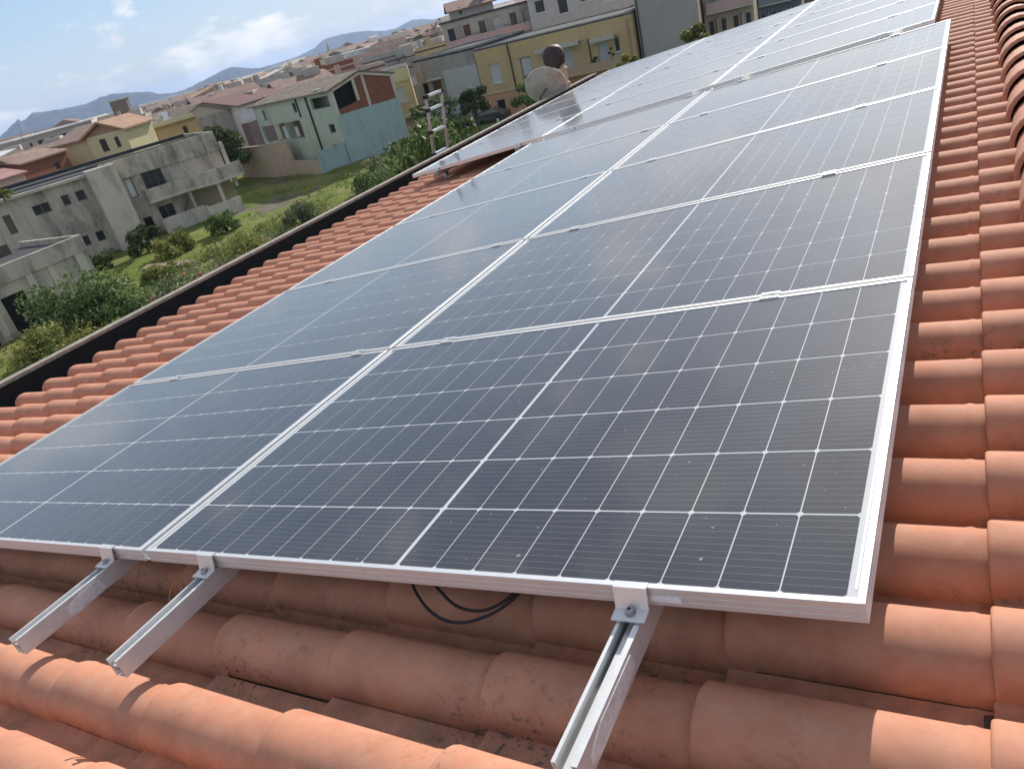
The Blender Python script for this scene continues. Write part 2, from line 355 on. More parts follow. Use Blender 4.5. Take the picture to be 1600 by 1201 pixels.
def panel_kit(LX, LY, nx, ny, mx, my, gx, gy, mid, tagname):
    k = {}
    k['frame'] = frame_mesh(LX, LY, 'frame')
    b = MB(); b.box((.0022, .0022, -.0062), (LX - .0022, LY - .0022, -.0030)); k['backsheet'] = b.mesh('backsheet', M_BACK)
    cw, ch, sp_ = cell_spots(LX, LY, nx, ny, mx, my, gx, gy, mid); v, f = cell_geo(cw, ch)
    b = MB(); b.add(v, f); k['cell'] = b.mesh('cell', M_CELL); k['spots'] = sp_
    b = MB()
    for x, y in sp_: b.add([(p[0] + x, p[1] + y, 0) for p in v], f)
    k['cells'] = b.mesh('cells', M_CELL)
    b = MB(); b.box((LX * .44, LY * .93, -.022), (LX * .56, LY * .985, -.0064)); k['box'] = b.mesh('junction_box', M_CABLE)
    return k
K1 = panel_kit(1.722, 1.134, 18, 6, .026, .0145, .0024, .0044, .010, 'a')
K2 = panel_kit(1.622, .982, 10, 6, .02, .0135, .003, .003, .003, 'b')
def make_panel(kit, u, v, n, single_cells, label, group, du=0, tilt=0):
    t = empty('photovoltaic_module', RP(u, v, n), (0, -PITCH + tilt, 0), label=label, cat='solar panel', group=group)
    link('frame', kit['frame'], t); link('backsheet', kit['backsheet'], t); link('junction_box', kit['box'], t)
    if single_cells:
        for x, y in kit['spots']: link('cell', kit['cell'], t, (x, y, -.0026))
    else:
        o = link('cells', kit['cells'], t, (0, 0, -.0026)); o['kind'] = 'stuff'
    if du: b = MB(); b.box((du + .001, .003, -.034), (du + .019, (1.131 if du > 1.7 else .979), -.031)); b.build('gap_sun_blocker', M_ALU, t)  # added strip that keeps sun from streaking through the column gap
    return t
G1 = 'solar panels of the near array'; G2 = 'solar panels of the far array'
ordn = ['first', 'second', 'third', 'fourth', 'fifth', 'sixth']
for j in range(5):
    for side, u in (('ridge side', 0.0), ('eave side', -1.742)):
        if j == 0: lab = 'large dark solar panel in the foreground, its front edge over two rail ends' if u == 0 else 'bluish solar panel cut by the left picture edge, nearest row, eave side'
        else: lab = f'dark solar panel of the near array, {side} column, {ordn[j]} row from the front'
        make_panel(K1, u, j * 1.154, random.uniform(-.0006, .0006), j < 3, lab, G1, du=0 if u == 0 else 1.722, tilt=random.uniform(-.0006, .0006))
for j in range(6):
    for cname, u in (('ridge side', -.002), ('middle', -1.642), ('eave side', -3.282)):
        make_panel(K2, u, 5.862 + j * 1.0, .02, False, f'pale glaring solar panel of the far array, {cname} column, {ordn[j]} row back', G2, du=0 if u > -1 else 1.622, tilt=random.uniform(-.0008, .0008))
# label plate on the near panel's front face
p1 = [o for o in C.objects if o.name == 'photovoltaic_module'][0]
b = MB(); b.box((1.395, -.0012, -.0270), (1.455, -.0001, -.0145)); b.build('type_plate', M_LABEL, p1)
b = MB(); b.box((1.705, .03, -.00285), (1.7085, 1.10, -.0024)); b.build('edge_strip', mat('white_edge_strip', (.8, .8, .8), rough=.3, spec=.5), p1)

# ------------------------------------------------------------------ rails with clamps
def rail_mesh(L_):
    b = MB(); t = .0025; w_ = .040; h = .046
    b.box((0, 0, -h), (t, L_, -.0005)); b.box((w_ - t, .0, -h), (w_, L_, -.0005))
    b.box((t - .0003, .0005, -h + .0005), (w_ - t + .0003, L_, -h + t))
    b.box((-.0002, .0004, -.0025), (.0060, L_ - .001, 0)); b.box((w_ - .0098, .0004, -.0025), (w_ + .0002, L_ - .001, 0))
    b.box((.0125, .0006, -.0165), (w_ - t + .0002, L_ - .0002, -.0145)); b.box((.0125, .0007, -.0400), (.0140, L_ - .0003, -.0167))
    b.box((.0042, .0008, -.0145), (.0058, L_ - .002, -.0026)); b.box((w_ - .0096, .0008, -.0150), (w_ - .0080, L_ - .002, -.0026))
    b.box((.025, .0009, -h + .002), (.027, L_ - .002, -.030))
    b.box((.0142, .0011, -.031), (.0272, L_ - .002, -.029))
    return b.mesh('rail', M_MILL)
b = MB()
wd = .029
b.add([(-wd, .0085, .0010), (wd, .0085, .0010), (wd, .0085, .0042), (-wd, .0085, .0042), (-wd, -.0035, .0010), (wd, -.0035, .0010), (wd, -.0060, .0042), (-wd, -.0060, .0042),
       (-wd, -.0150, -.0330), (wd, -.0150, -.0330), (wd, -.0180, -.0300), (-wd, -.0180, -.0300), (-wd, -.0420, -.0350), (wd, -.0420, -.0350), (wd, -.0425, -.0315), (-wd, -.0425, -.0315)],
      [(0, 3, 2, 1), (3, 7, 6, 2), (0, 1, 5, 4), (7, 11, 10, 6), (4, 5, 9, 8), (11, 15, 14, 10), (8, 9, 13, 12), (12, 13, 14, 15), (0, 4, 7, 3), (4, 8, 11, 7), (8, 12, 15, 11), (1, 2, 6, 5), (5, 6, 10, 9), (9, 10, 14, 13)])
CL_END = b.mesh('clamp', M_MILL)
b = MB(); b.lathe([(0, .0), (.0095, .0), (.0100, .001), (.0100, .0015), (.0068, .0017), (.0068, .0085), (.0062, .0095), (.0036, .0095), (.0034, .005), (0, .005)], 14)
BOLT = b.mesh('bolt', M_STEEL)
b = MB(); hl = .026
b.prism([(-.0, 0)] * 3, 0, 0) if False else None
pts = [(-.019, .0008), (-.019, .0036), (-.0082, .0036), (-.0080, -.0090), (.0080, -.0090), (.0082, .0036), (.019, .0036), (.019, .0008), (.0102, .0008), (.0098, -.0120), (-.0098, -.0120), (-.0102, .0008)]
nP = len(pts); b.add([(-hl, p[0], p[1]) for p in pts] + [(hl, p[0], p[1]) for p in pts], [(i, (i + 1) % nP, (i + 1) % nP + nP, i + nP) for i in range(nP)] + [(0, 1, 2, 11), (2, 3, 10, 11), (3, 4, 9, 10), (4, 5, 8, 9), (5, 6, 7, 8)] + [tuple(x + nP for x in q[::-1]) for q in ((0, 1, 2, 11), (2, 3, 10, 11), (3, 4, 9, 10), (4, 5, 8, 9), (5, 6, 7, 8))])
CL_MID = b.mesh('clamp', M_ALU)
b = MB(); b.box((-.02, -.02, -.03), (.02, .03, 0)); b.box((-.018, -.018, -.062), (.018, -.010, -.028)); b.box((-.03, -.016, -.066), (.05, .10, -.0605)); FOOT = b.mesh('roof_hook', M_STEEL)
def make_rail(u, v0, v1, n, rows, pitch, label, group, film=None, first=0.0):
    t = empty('mounting_rail', RP(u - .02, v0, n - .0372), ROT, label=label, cat='mounting rail', group=group)
    link('profile', rail_mesh(v1 - v0), t)
    yb = first - v0
    def clamp(me, y, lab=None):
        c = link('clamp', me, t, (.02, y, .0372)); o = link('bolt', BOLT, c, (0, -.0255 if me is CL_END else 0, -.0312 if me is CL_END else -.0088)); return c
    clamp(CL_END, yb)
    for j in range(1, rows): clamp(CL_MID, yb + j * pitch - (pitch - (1.134 if pitch > 1.1 else .982)) / 2)
    c = link('clamp', CL_END, t, (.02, yb + rows * pitch - .02, .0372), (0, 0, math.pi)); link('bolt', BOLT, c, (0, -.0255, -.0312))
    for y in np.arange(yb + .12, v1 - v0 - .2, 1.02): link('roof_hook', FOOT, t, (.02, float(y), -.046))
    if film:
        b = MB(); y0, y1, z0, z1 = film
        pts = [(y0, z0 + .004), (y0 + .012, z0 - .001), (y0 + .03, z0 - .004), (y1 - .01, z0 + .002), (y1, z0 + .006), (y1 - .006, z1), (y0 + .05, z1), (y0 + .018, z1 - .008), (y0 + .004, z1 - .014)]
        n_ = len(pts); b.add([(.0408 + random.uniform(0, .0008), p[0], p[1]) for p in pts] + [(.0403, p[0], p[1]) for p in pts], [tuple(range(n_)), tuple(range(2 * n_ - 1, n_ - 1, -1))] + [(i, (i + 1) % n_, (i + 1) % n_ + n_, i + n_) for i in range(n_)])
        b.build('protective_film', M_FILM, t)
    return t
GR = 'aluminium rails under the near array'
make_rail(1.375, -.300, 5.80, 0, 5, 1.154, 'aluminium rail end nearest the ridge, sticking out toward the viewer with bolted clamp', GR, film=(.03, .21, -.038, -.008))
make_rail(.262, -.297, 5.80, 0, 5, 1.154, 'middle aluminium rail end under the left corner of the large foreground panel', GR)
make_rail(-.178, -.300, 5.80, 0, 5, 1.154, 'aluminium rail end at far left with a torn patch of film on its side', GR, film=(.125, .235, -.044, -.006))
make_rail(-1.36, -.280, 5.80, 0, 5, 1.154, 'aluminium rail under the eave side column of the near array', GR)
GR2 = 'aluminium rails under the far array'
for k, (u, wh) in enumerate([(1.28, 'ridge end'), (.20, 'right of the first column gap'), (-.22, 'left of the first column gap'), (-1.34, 'right of the second column gap'), (-1.93, 'left of the second column gap'), (-2.95, 'eave end')]):
    make_rail(u, 5.80, 11.90, .02, 6, 1.0, f'rail under the far array, {wh}', GR2, first=5.862)

# ------------------------------------------------------------------ cables
def arc(pts, k=8):
    P = [Vector(p) for p in pts]; out = []
    for i in range(len(P) - 1):
        a, b_, c, d = P[max(i - 1, 0)], P[i], P[i + 1], P[min(i + 2, len(P) - 1)]
        for j in range(k):
            t = j / k; out.append(.5 * ((2 * b_) + (c - a) * t + (2 * a - 5 * b_ + 4 * c - d) * t * t + (3 * b_ - a - 3 * c + d) * t ** 3))
    return out + [P[-1]]
b = MB(); b.tube(arc([RP(.80, .22, -.05), RP(.855, .05, -.05), RP(.905, -.005, -.075), RP(.975, -.030, -.093), RP(1.05, -.020, -.088), RP(1.12, .03, -.065), RP(1.16, .2, -.05)]), .0032, 8)
tag(b.build('cable', M_CABLE, smooth=True), 'outer black cable loop hanging below the large front panel', 'cable', 'black cable loops')
b = MB(); b.tube(arc([RP(.88, .22, -.05), RP(.915, .05, -.05), RP(.955, .010, -.068), RP(1.01, -.008, -.080), RP(1.07, .000, -.078), RP(1.12, .05, -.060), RP(1.14, .2, -.05)]), .0032, 8)
tag(b.build('cable', M_CABLE, smooth=True), 'inner black cable loop hanging below the large front panel', 'cable', 'black cable loops')
b = MB(); b.tube(arc([RP(.145, .10, -.05), RP(.115, .02, -.062), RP(.092, -.03, -.085), RP(.085, -.055, -.115)]), .0014, 6)
tag(b.build('wire', M_COPPER, smooth=True), 'thin orange wire poking out below the two panel corners', 'wire')


# ================================================================== the town behind
GZ = -9.4
def dist(x, y): return math.hypot(x - CL.x, y - CL.y)
# ground sheet and field
M_GROUND = mat('dry_town_ground', (.16, .14, .10), rough=1, var=.3, scale=.05, spec=.1, dirt=(.4, .45, .6, .5), dirt_col=(.07, .085, .045))
def drop(x, y):
    r = math.hypot(x - CL.x, y - CL.y); azd = math.degrees(math.atan2(x - CL.x, y - CL.y)); k = .0120 - .007 * min(1, max(0, (azd + 52) / 14))
    return k * (min(r, 1500) - 115) if r > 115 else 0.0
b = MB(); rings = [0.01, 40, 80, 114, 150, 200, 280, 400, 600, 900, 1500, 3000, 6000, 9300]; NA = 120; vs = []
for r_ in rings:
    for j in range(NA):
        a = 2 * math.pi * j / NA; x, y = CL.x + r_ * math.sin(a), CL.y + r_ * math.cos(a); vs.append((x, y, GZ - drop(x, y)))
b.add(vs, [(i * NA + j, i * NA + (j + 1) % NA, (i + 1) * NA + (j + 1) % NA, (i + 1) * NA + j) for i in range(len(rings) - 1) for j in range(NA)]); b.build('ground', M_GROUND, kind='structure')
def grass_mat():
    m = mat('meadow_grass', (.115, .155, .030), rough=1, spec=.1, var=.35, scale=.9, bump=1.0, bscale=7, dirt=(.22, .44, .60, .85), dirt_col=(.20, .185, .07), detail=10)
    return m
M_GRASS = grass_mat()
# gently uneven meadow from our house to the garden walls
gx, gy = 90, 80; vs = []; fs = []
for i in range(gx + 1):
    for j in range(gy + 1):
        x = -72 + i * (66 / gx); y = -4 + j * (75 / gy)
        e = min(i, gx - i, j, gy - j) / 6
        vs.append((x, y, GZ + .02 + min(1, e) * (.12 + .22 * math.sin(x * .31 + 1) * math.cos(y * .27) + .08 * math.sin(x * 1.3) * math.sin(y * 1.1))))
for i in range(gx):
    for j in range(gy): a = i * (gy + 1) + j; fs.append((a, a + gy + 1, a + gy + 2, a + 1))
b = MB(); b.add(vs, fs); b.build('meadow', M_GRASS, smooth=True, kind='structure')
M_ASPH = mat('asphalt', (.055, .055, .058), rough=.95, var=.2, scale=.6)
b = MB(); b.box((-62, 68.5, GZ + .004), (6, 71.0, GZ + .05)); b.build('pavement', mat('paving', (.27, .26, .24), var=.2, scale=1), kind='structure')
b = MB(); b.box((-62, 62.5, GZ + .004), (6, 68.5, GZ + .03)); b.build('road', M_ASPH, kind='structure')

# ---------------- leaves, trees, bushes
def leaf_mat(name, col, col2):
    m = bpy.data.materials.new(name); m.use_nodes = True; t = m.node_tree; l = t.links.new; p = t.nodes['Principled BSDF']
    a = N(t, 'ShaderNodeAttribute', attribute_name='hue'); mx = N(t, 'ShaderNodeMixRGB', inp={1: (*col, 1), 2: (*col2, 1)}); l(a.outputs['Fac'], mx.inputs[0]); l(mx.outputs[0], p.inputs['Base Color'])
    p.inputs['Roughness'].default_value = .6; p.inputs['Specular IOR Level'].default_value = .3
    tr = N(t, 'ShaderNodeBsdfTranslucent'); l(mx.outputs[0], tr.inputs[0]); ms = N(t, 'ShaderNodeMixShader', inp={0: .28}); l(p.outputs[0], ms.inputs[1]); l(tr.outputs[0], ms.inputs[2]); l(ms.outputs[0], t.nodes['Material Output'].inputs[0])
    return m
LG = leaf_mat('glossy_green_leaf', (.06, .11, .03), (.22, .28, .10))
LD = leaf_mat('dark_green_leaf', (.035, .06, .02), (.11, .15, .045))
LY = leaf_mat('yellow_green_leaf', (.11, .14, .03), (.32, .31, .08))
LO = leaf_mat('grey_green_leaf', (.09, .12, .05), (.27, .28, .15))
M_BARK = mat('bark', (.11, .085, .06), var=.3, scale=12, bump=.6, bscale=30)
def leaves(name, m, parent, centers, radii, n, size, seed, flat=.8, loc=None, ratio=.45):
    r = np.random.default_rng(seed); k = len(centers); cs = np.array(centers, float); rd = np.array(radii, float)
    idx = r.choice(k, n, p=(rd ** 2) / (rd ** 2).sum())
    d = r.normal(size=(n, 3)); d /= np.linalg.norm(d, axis=1)[:, None]
    p = cs[idx] + d * (rd[idx] * r.uniform(.35, 1.08, n) ** .6)[:, None] * np.array([1, 1, flat])
    a = r.normal(size=(n, 3)) + d * .6; a /= np.linalg.norm(a, axis=1)[:, None]
    q = np.cross(a, r.normal(size=(n, 3))); q /= np.linalg.norm(q, axis=1)[:, None]
    s = size * r.uniform(.6, 1.35, n)[:, None]
    v = np.stack([p - a * s, p + q * s * ratio, p + a * s, p - q * s * ratio + np.array([0, 0, 1]) * s * .12], 1).reshape(-1, 3)
    me = bpy.data.meshes.new(name); me.vertices.add(4 * n); me.vertices.foreach_set('co', v.astype(np.float32).ravel())
    me.loops.add(4 * n); me.loops.foreach_set('vertex_index', np.arange(4 * n, dtype=np.int32)); me.polygons.add(n)
    me.polygons.foreach_set('loop_start', np.arange(0, 4 * n, 4, dtype=np.int32)); me.polygons.foreach_set('loop_total', np.full(n, 4, np.int32))
    me.materials.append(m); at = me.attributes.new('hue', 'FLOAT', 'FACE')
    hue = np.clip(r.normal(.38, .25, n) + r.normal(0, .22, k)[idx], 0, 1); at.data.foreach_set('value', hue.astype(np.float32))
    me.update(calc_edges=True); return link(name, me, parent, loc)
def clumps(R, H, k, seed, base=.0, spread=.75):
    r = random.Random(seed); c = []; rad = []
    for i in range(k):
        a = r.uniform(0, 2 * math.pi); q = math.sqrt(r.random()) * R * spread; z = base + H * r.uniform(.12, 1) * (1 - .45 * (q / R) ** 2)
        c.append((q * math.cos(a), q * math.sin(a), z)); rad.append(R * r.uniform(.20, .38))
    return c, rad
def tree(name, x, y, z, R, H, n, m, size, label, cat, group=None, trunk=1.0, k=22, seed=1, flat=.8):
    t = empty(name, (x, y, z), label=label, cat=cat, group=group)
    c, rad = clumps(R, H, k, seed, base=trunk)
    b = MB(); b.tube([(0, 0, -.15), (.05, .02, trunk * .6), (0, .05, trunk + H * .35)], [.055 * R + .03, .045 * R + .02, .02 * R + .01], 8)
    for i in range(0, len(c), 2): q = c[i]; b.tube([(0, 0, trunk * .6), (q[0] * .5, q[1] * .5, (trunk * .6 + q[2]) * .5 + .1), q], [.028 * R + .01, .018 * R + .006, .008], 5, False)
    b.build('trunk' if cat == 'tree' else 'stem', M_BARK, t); leaves('crown' if cat == 'tree' else 'foliage', m, t, c, rad, n, size, seed, flat)
    return t
GT = 'shrubs of the meadow'
tree('broadleaf_tree', -10.0, 15.3, GZ, 2.1, 4.6, 9500, LG, .085, 'glossy leaved tree beyond the gutter, left of the ladder', 'tree', trunk=3.55, k=44, seed=3)
tree('broadleaf_tree', -13.1, 20.5, GZ, 1.7, 3.6, 5000, LD, .10, 'darker green tree just behind the glossy leaved one, left of the ladder', 'tree', trunk=4.5, k=34, seed=5)
tree('leafy_bush', -12.8, 15.9, GZ, 2.2, 3.4, 5200, LG, .085, 'lower leafy bush at the foot of the glossy tree, along the gutter', 'bush', trunk=2.5, k=32, seed=8)
# oleander hedge along the rim, with a few flowers
ol = [(-19.5, 18.8, 1.7, 2.3), (-22.2, 19.6, 1.6, 2.0), (-24.8, 20.5, 1.6, 2.2), (-17.3, 19.6, 1.5, 2.7), (-27.0, 19.6, 1.7, 1.9)]
olab = ['oleander bush with red flowers, second of the hedge from the glossy tree', 'pale oleander bush in the middle of the hedge along the gutter', 'oleander bush fourth in the hedge from the glossy tree', 'tall grey green oleander nearest the glossy tree', 'last oleander bush at the meadow end of the hedge']
M_FLOWER = mat('red_oleander_flower', (.62, .10, .14), rough=.6)
for i, (x, y, R_r, H_) in enumerate(ol):
    t = tree('oleander_bush', x, y, GZ, R_r, H_, 2600, LO, .10, olab[i], 'bush', 'oleander hedge beyond the gutter', trunk=1.5, k=24, seed=20 + i)
    b = MB(); rr = random.Random(i)
    for q in range(9): cx_, cy_, cz_ = [rr.uniform(-1, 1) * R_r * .8, rr.uniform(-1, .2) * R_r * .8, 1.8 + rr.uniform(.3, 1) * H_]; b.lathe([(0, -.05), (.06, -.01), (.07, .03), (.03, .05), (0, .06)], 7, Matrix.Translation((cx_, cy_, cz_)))
    b.build('flowers', M_FLOWER, t)['kind'] = 'stuff'
tree('fig_bush', -37.2, 20.6, GZ, 2.7, 2.9, 5200, LG, .13, 'big rounded bush in front of the low concrete shed at left', 'bush', trunk=.5, k=34, seed=31)
tree('fig_bush', -34.4, 22.6, GZ, 2.0, 1.5, 3000, LG, .12, 'lower bush to the right of the big one, beside the concrete shed', 'bush', trunk=.3, k=22, seed=32)
tree('weedy_bush', -34.5, 17.4, GZ, 2.3, 1.7, 3000, LY, .11, 'weedy bush at the left picture edge, just above the gutter', 'bush', trunk=.3, k=22, seed=33)
tree('dark_bush', -50.4, 34.6, GZ, 1.6, 1.9, 3000, LD, .12, 'dark bush against the foot of the concrete house stair tower', 'bush', trunk=.3, k=18, seed=34)
tree('dark_bush', -52.3, 31.6, GZ, 1.2, 1.2, 1500, LD, .12, 'small dark bush at the concrete house, left of the larger one', 'bush', trunk=.2, k=12, seed=35)
tree('yellow_bush', -46.4, 33.4, GZ, 1.7, 1.2, 2600, LY, .12, 'yellowish weeds before the stair tower of the concrete house', 'bush', trunk=.2, k=16, seed=36)
tree('yellow_bush', -46.0, 38.2, GZ, 1.5, 1.6, 2300, LG, .12, 'light green bush below the concrete house terrace', 'bush', trunk=.2, k=16, seed=37)
tree('yellow_bush', -41.5, 28.4, GZ, 1.6, 1.0, 2200, LY, .12, 'low yellow bush beside the fallen slab in the meadow', 'bush', trunk=.1, k=16, seed=38)
tree('garden_tree', -64.6, 57.0, GZ, 2.6, 3.8, 5200, LD, .17, 'dark garden tree between the concrete house and the tan garden wall', 'tree', trunk=2.0, k=30, seed=40)
tree('street_tree', -38.0, 64.0, GZ, 1.5, 2.6, 2600, LD, .15, 'street tree in front of the raw grey house, left', 'tree', 'street trees by the parked cars', trunk=2.0, k=18, seed=41)
tree('street_tree', -31.0, 62.0, GZ, 1.8, 2.7, 3000, LG, .15, 'light green street tree below the orange ground floor', 'tree', 'street trees by the parked cars', trunk=1.6, k=18, seed=42)
tree('climbing_shrub', -21.9, 62.5, GZ, 1.2, 2.3, 2400, LY, .15, 'shrub top showing over the far array below the blank grey wall', 'bush', trunk=2.0, k=18, seed=43)
tree('climbing_shrub', -17.6, 66.5, GZ, 1.5, 2.6, 2600, LY, .15, 'yellow green shrub top below the pink balconies', 'bush', trunk=2.6, k=18, seed=44)
for k_ in (0, 2, 4, 6, 8, 9, 10):
    y_ = 18.5 + k_ * 3.3; hh_ = [.8, 1, .9, 1, 1.0, 1, 1.2, 1, 1.6, 1.8, 2.0][k_]
    tree('scrub_bush', -37.6 - .08 * k_ + (k_ % 3) * .7, y_, GZ, 1.5 + .35 * (k_ % 3), hh_, 1900, [LO, LY, LG][k_ % 3], .11, ['pale grey green', 'yellow green', 'fresh green'][k_ % 3] + ' scrub bush in the strip along the gutter, ' + ['at the left end', '', 'second from left', '', 'third from left', '', 'in the middle', '', 'third from right', 'second from right', 'at the right end'][k_], 'bush', 'scrub strip above the gutter line', trunk=.2, k=14, seed=400 + k_)
# weeds spread over the meadow
wc, wr_ = [], []
rr = random.Random(77)
for i in range(620):
    x = rr.uniform(-60, -14); y = rr.uniform(8, 56)
    if rr.random() < .45: x, y = rr.uniform(-43, -33), rr.uniform(16, 54)
    wc.append((x, y, GZ + .15)); wr_.append(rr.uniform(.25, .7))
o = leaves('meadow_weeds', LY, None, wc, wr_, 42000, .085, 90, flat=.75); tag(o, kind='stuff')
o = leaves('meadow_herbs', LG, None, [(c[0] + rr.uniform(-2, 2), c[1] + rr.uniform(-2, 2), c[2]) for c in wc], wr_, 16000, .09, 91, flat=.6); tag(o, kind='stuff')

# ---------------- buildings
def shade(c, k): return tuple(x * k for x in c)
wallmats = {}
def wmat(name, c, dirt=.25, scale=.9, lo=.48, dc=(.10, .095, .085)):
    if name not in wallmats: wallmats[name] = mat(name, c, rough=.95, spec=.15, var=.10, scale=scale, bump=.15, bscale=8, dirt=(.9, lo, lo + .22, dirt), dirt_col=dc, world=True, stretch=(1, 1, .35))
    return wallmats[name]
M_CONC = wmat('stained_concrete', (.53, .465, .38), .8, .7, .44, (.115, .11, .10))
M_CONC2 = wmat('pale_concrete', (.58, .52, .43), .5, .7)
M_TAR = mat('tar_roofing', (.055, .057, .062), rough=.9, var=.3, scale=.8)
M_GLASS = mat('dark_window_glass', (.03, .035, .042), rough=.12, spec=.6, var=.3, scale=1)
M_VOID = mat('dark_interior', (.015, .014, .013), rough=1)
M_FRAME = mat('grey_window_frame', (.14, .14, .14), rough=.6); M_FRAMEW = mat('white_window_frame', (.62, .61, .58), rough=.6)
M_SHUT = mat('pale_roller_shutter', (.50, .50, .49), rough=.7, var=.08, scale=1, stretch=(1, 1, 30)); M_SHUTM = mat('maroon_shutter', (.065, .03, .03), rough=.7)
M_SHUTB = mat('brown_shutter', (.13, .075, .045), rough=.7)
M_PIPE = mat('brown_downpipe', (.10, .055, .035), rough=.6); M_PIPED = mat('dark_downpipe', (.05, .055, .05), rough=.6)
M_RTILE = mat('far_roof_tiles', (.26, .175, .14), rough=.9, var=.28, scale=1.4, stretch=(1, 1, 1), bump=.6, bscale=3, dirt=(.8, .5, .7, .4), dirt_col=(.13, .10, .085))
M_RTAN = mat('weathered_roof_tiles', (.23, .19, .145), rough=.95, var=.3, scale=2.0, bump=.8, bscale=3, dirt=(1.2, .5, .65, .6), dirt_col=(.12, .10, .085))
M_RMAR = mat('maroon_roof_sheet', (.15, .075, .07), rough=.8, var=.2, scale=1)
M_RPINK = mat('faded_pink_roof', (.35, .20, .18), rough=.9, var=.2, scale=1)
M_RORA = mat('orange_roof_tiles', (.36, .225, .15), rough=.9, var=.2, scale=1.2)
M_BRICK = mat('hollow_brick', (.235, .095, .06), rough=.95, var=.18, scale=2.2, bump=.5, bscale=10)
M_WHITE = mat('white_paint', (.66, .66, .64), rough=.8, var=.1, scale=1, dirt=(1.5, .55, .75, .3))
M_CLOTH = mat('faded_awning_cloth', (.48, .45, .38), rough=.9, var=.15, scale=2)

